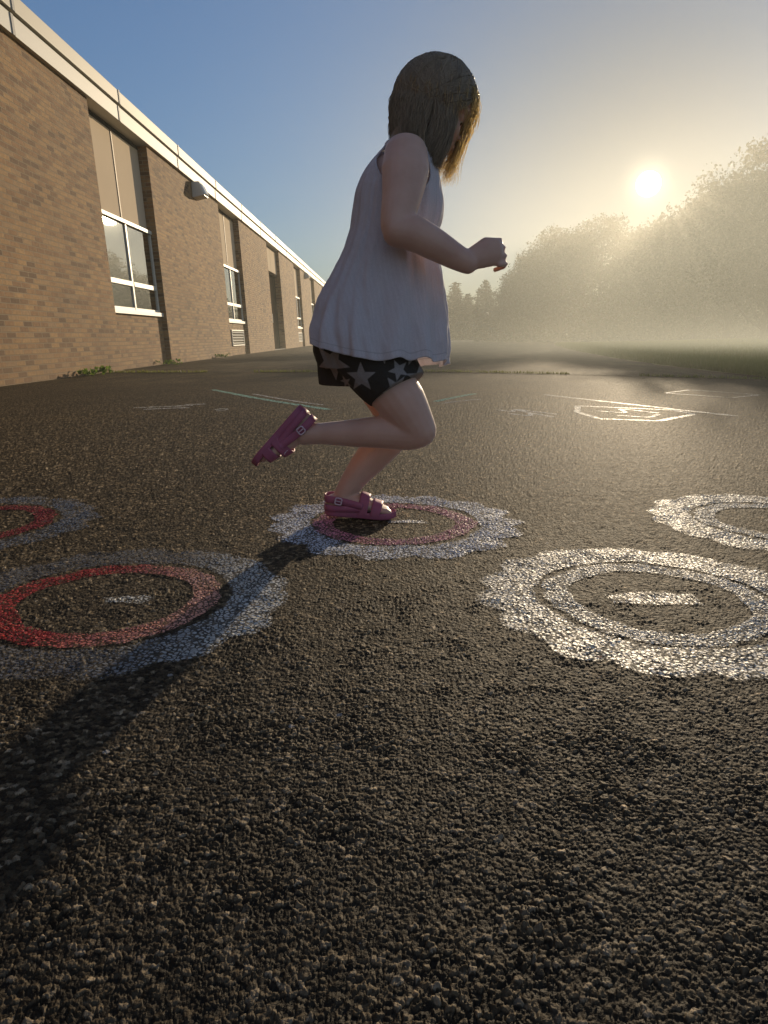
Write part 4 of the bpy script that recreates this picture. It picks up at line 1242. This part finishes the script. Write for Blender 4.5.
# hair
def hair_mat(name, trans, gold):
    m, nt = new_mat(name); g = N(nt)
    rnd = g.attr('strand')
    c = g.ramp(rnd, [(0, (.24, .19, .14)), (.5, (.34, .27, .19)), (1, (.48, .38, .26))])
    t = g.n('ShaderNodeBsdfTranslucent'); g.l(g.mix(gold, c, (1, .86, .56)), t.inputs[0])
    g.out(g.shmix(trans, g.bsdf(c, .42, .5), t.outputs[0]))
    return m
def hair():
    r = np.random.default_rng(19)
    hc = np.array([.111, 0, .944]); ax = np.array([.091, .080, .0915])
    HR = np.array(Matrix.Rotation(R(22), 3, 'Y'))
    lines = []; locks = []
    n = 6500
    for i in range(n):
        side = -1 if r.random() < .56 else 1
        tp = r.random()
        # root on the parting that runs over the crown
        ph = R(-62 + 150 * tp)                        # angle along the crown line, front negative
        root = np.array([-math.sin(ph), side * .01, math.cos(ph)])
        # direction in which the strand sweeps down
        al = R(r.uniform(64, 175)) if r.random() < .95 else R(r.uniform(54, 66))
        end = np.array([math.cos(al), side * math.sin(al), -.18])
        m = 9; pts = []
        lay_ = 1 + .035 * r.random() + (.022 * r.random() if r.random() < .12 else 0); wav = r.normal(0, .0022); wph = r.random() * 6
        for k in range(m):
            s = k / (m - 1)
            d = root * (1 - s) + end * s; d = d / np.linalg.norm(d)
            p = HR @ (d * ax) * lay_ + hc
            pts.append(p)
        # then it hangs
        last = pts[-1]; back = (1 - math.cos(al)) / 2
        L = (.070 + .030 * r.random()) * (1.0 if al > R(70) else 1.15)
        endp = last + np.array([-.030 * (1 - back) + .012 * (back - .5) - .010, -side * .012 * r.random() + .004 * r.normal(), -L])
        if al > R(120): endp[0] = max(endp[0], -.012 + .010 * r.random()); 
        for k in range(1, 7):
            s = k / 6
            q = last * (1 - s) + endp * s; q[0] += .008 * math.sin(s * 3.1) * (1 if al < R(90) else -.3) + .0015 * r.normal(); q[1] += .0015 * r.normal() + wav * math.sin(s * 4 + wph); q[0] += wav * math.cos(s * 5 + wph)
            pts.append(q)
        lines.append((np.array(pts), .0011))
    # loose locks that fall past the face
    for i in range(260):
        y = r.uniform(-.012, .066) if r.random() < .9 else r.uniform(-.05, 0); t0 = r.random()
        a = np.array([.172 + .010 * r.random(), y * .7, 1.002 - .05 * abs(y) / .06]); b = np.array([.2025 + .003 * r.normal() - abs(y) * .25, y, .960]); 
        cl = .006 * math.sin(y * 260 + 1) ; c = np.array([.198 + cl * .4 + .004 * r.normal() - abs(y) * .25, y * 1.05, .925]); d = np.array([.174 + cl * .8 + .006 * r.normal() - abs(y) * .1, y * 1.05, .872])
        e = np.array([.140 + cl + .012 * r.normal(), y, .800 - .03 * r.random() + .03 * abs(y) / .06])
        locks.append((catmull([a, b, c, d, e], 4), .0008))
    # fly-aways
    for i in range(420):
        d = r.normal(size=3); d[2] = abs(d[2]) * .8; d /= np.linalg.norm(d)
        p = HR @ (d * ax) + hc; q = p + d * .010 * r.random() + np.array([-.003, .004 * r.normal(), -.022 - .022 * r.random()]); 
        locks.append((catmull([p, (p + q) / 2 + d * .006, q], 4), .0005))
    def strands(name, lines, mat, parent):
        V = []; F = []; A = []; base = 0
        for P, w_ in lines:
            m = len(P); T = np.gradient(P, axis=0); T /= np.linalg.norm(T, axis=1)[:, None] + 1e-9
            ref = np.array([.3, 1, .2]); S = np.cross(T, ref); S /= np.linalg.norm(S, axis=1)[:, None] + 1e-9; Q = np.cross(T, S)
            ww = w_ * np.interp(np.linspace(0, 1, m), [0, .1, .75, 1], [.6, 1, .9, .25])[:, None]
            for a in (0, 2.094, 4.189):
                V.append(P + (S * math.cos(a) + Q * math.sin(a)) * ww)
            i = np.arange(m - 1)
            for c0, c1 in ((0, m), (m, 2 * m), (2 * m, 0)):
                F.append(np.stack([base + c0 + i, base + c0 + i + 1, base + c1 + i + 1, base + c1 + i], -1))
            A.append(np.full(3 * m, r.random())); base += 3 * m
        me = mesh_np(name, np.concatenate(V), np.concatenate(F)); attr(me, 'strand', np.concatenate(A))
        return link(name, me, mat, parent)
    HAIR = hair_mat('hair', .34, .35); LOCK = hair_mat('hair_lock', .86, .90)
    o = strands('hair', lines, HAIR, girl)
    strands('front_lock', locks, LOCK, o)
    # the dense mass of hair next to the scalp
    mb = MB()
    mb.sphere((.102, 0, .947), (.080, .072, .081), Matrix.Rotation(R(22), 4, 'Y'), 28, 18)
    mb.sphere((.062, 0, .905), (.046, .066, .058), Matrix.Rotation(R(10), 4, 'Y'), 20, 12)
    mb.tube([(.055, -.02, .90), (.036, -.018, .86), (.026, -.016, .825)], [.05, .045, .035], [.030, .024, .014], 16)
    mb.tube([(.055, .02, .90), (.036, .018, .86), (.026, .016, .825)], [.05, .045, .035], [.030, .024, .014], 16)
    cme = fuse(mb, .004, 4)
    attr(cme, 'strand', np.full(len(cme.vertices), .2))
    link('hair_mass', cme, HAIR, o)
hair()
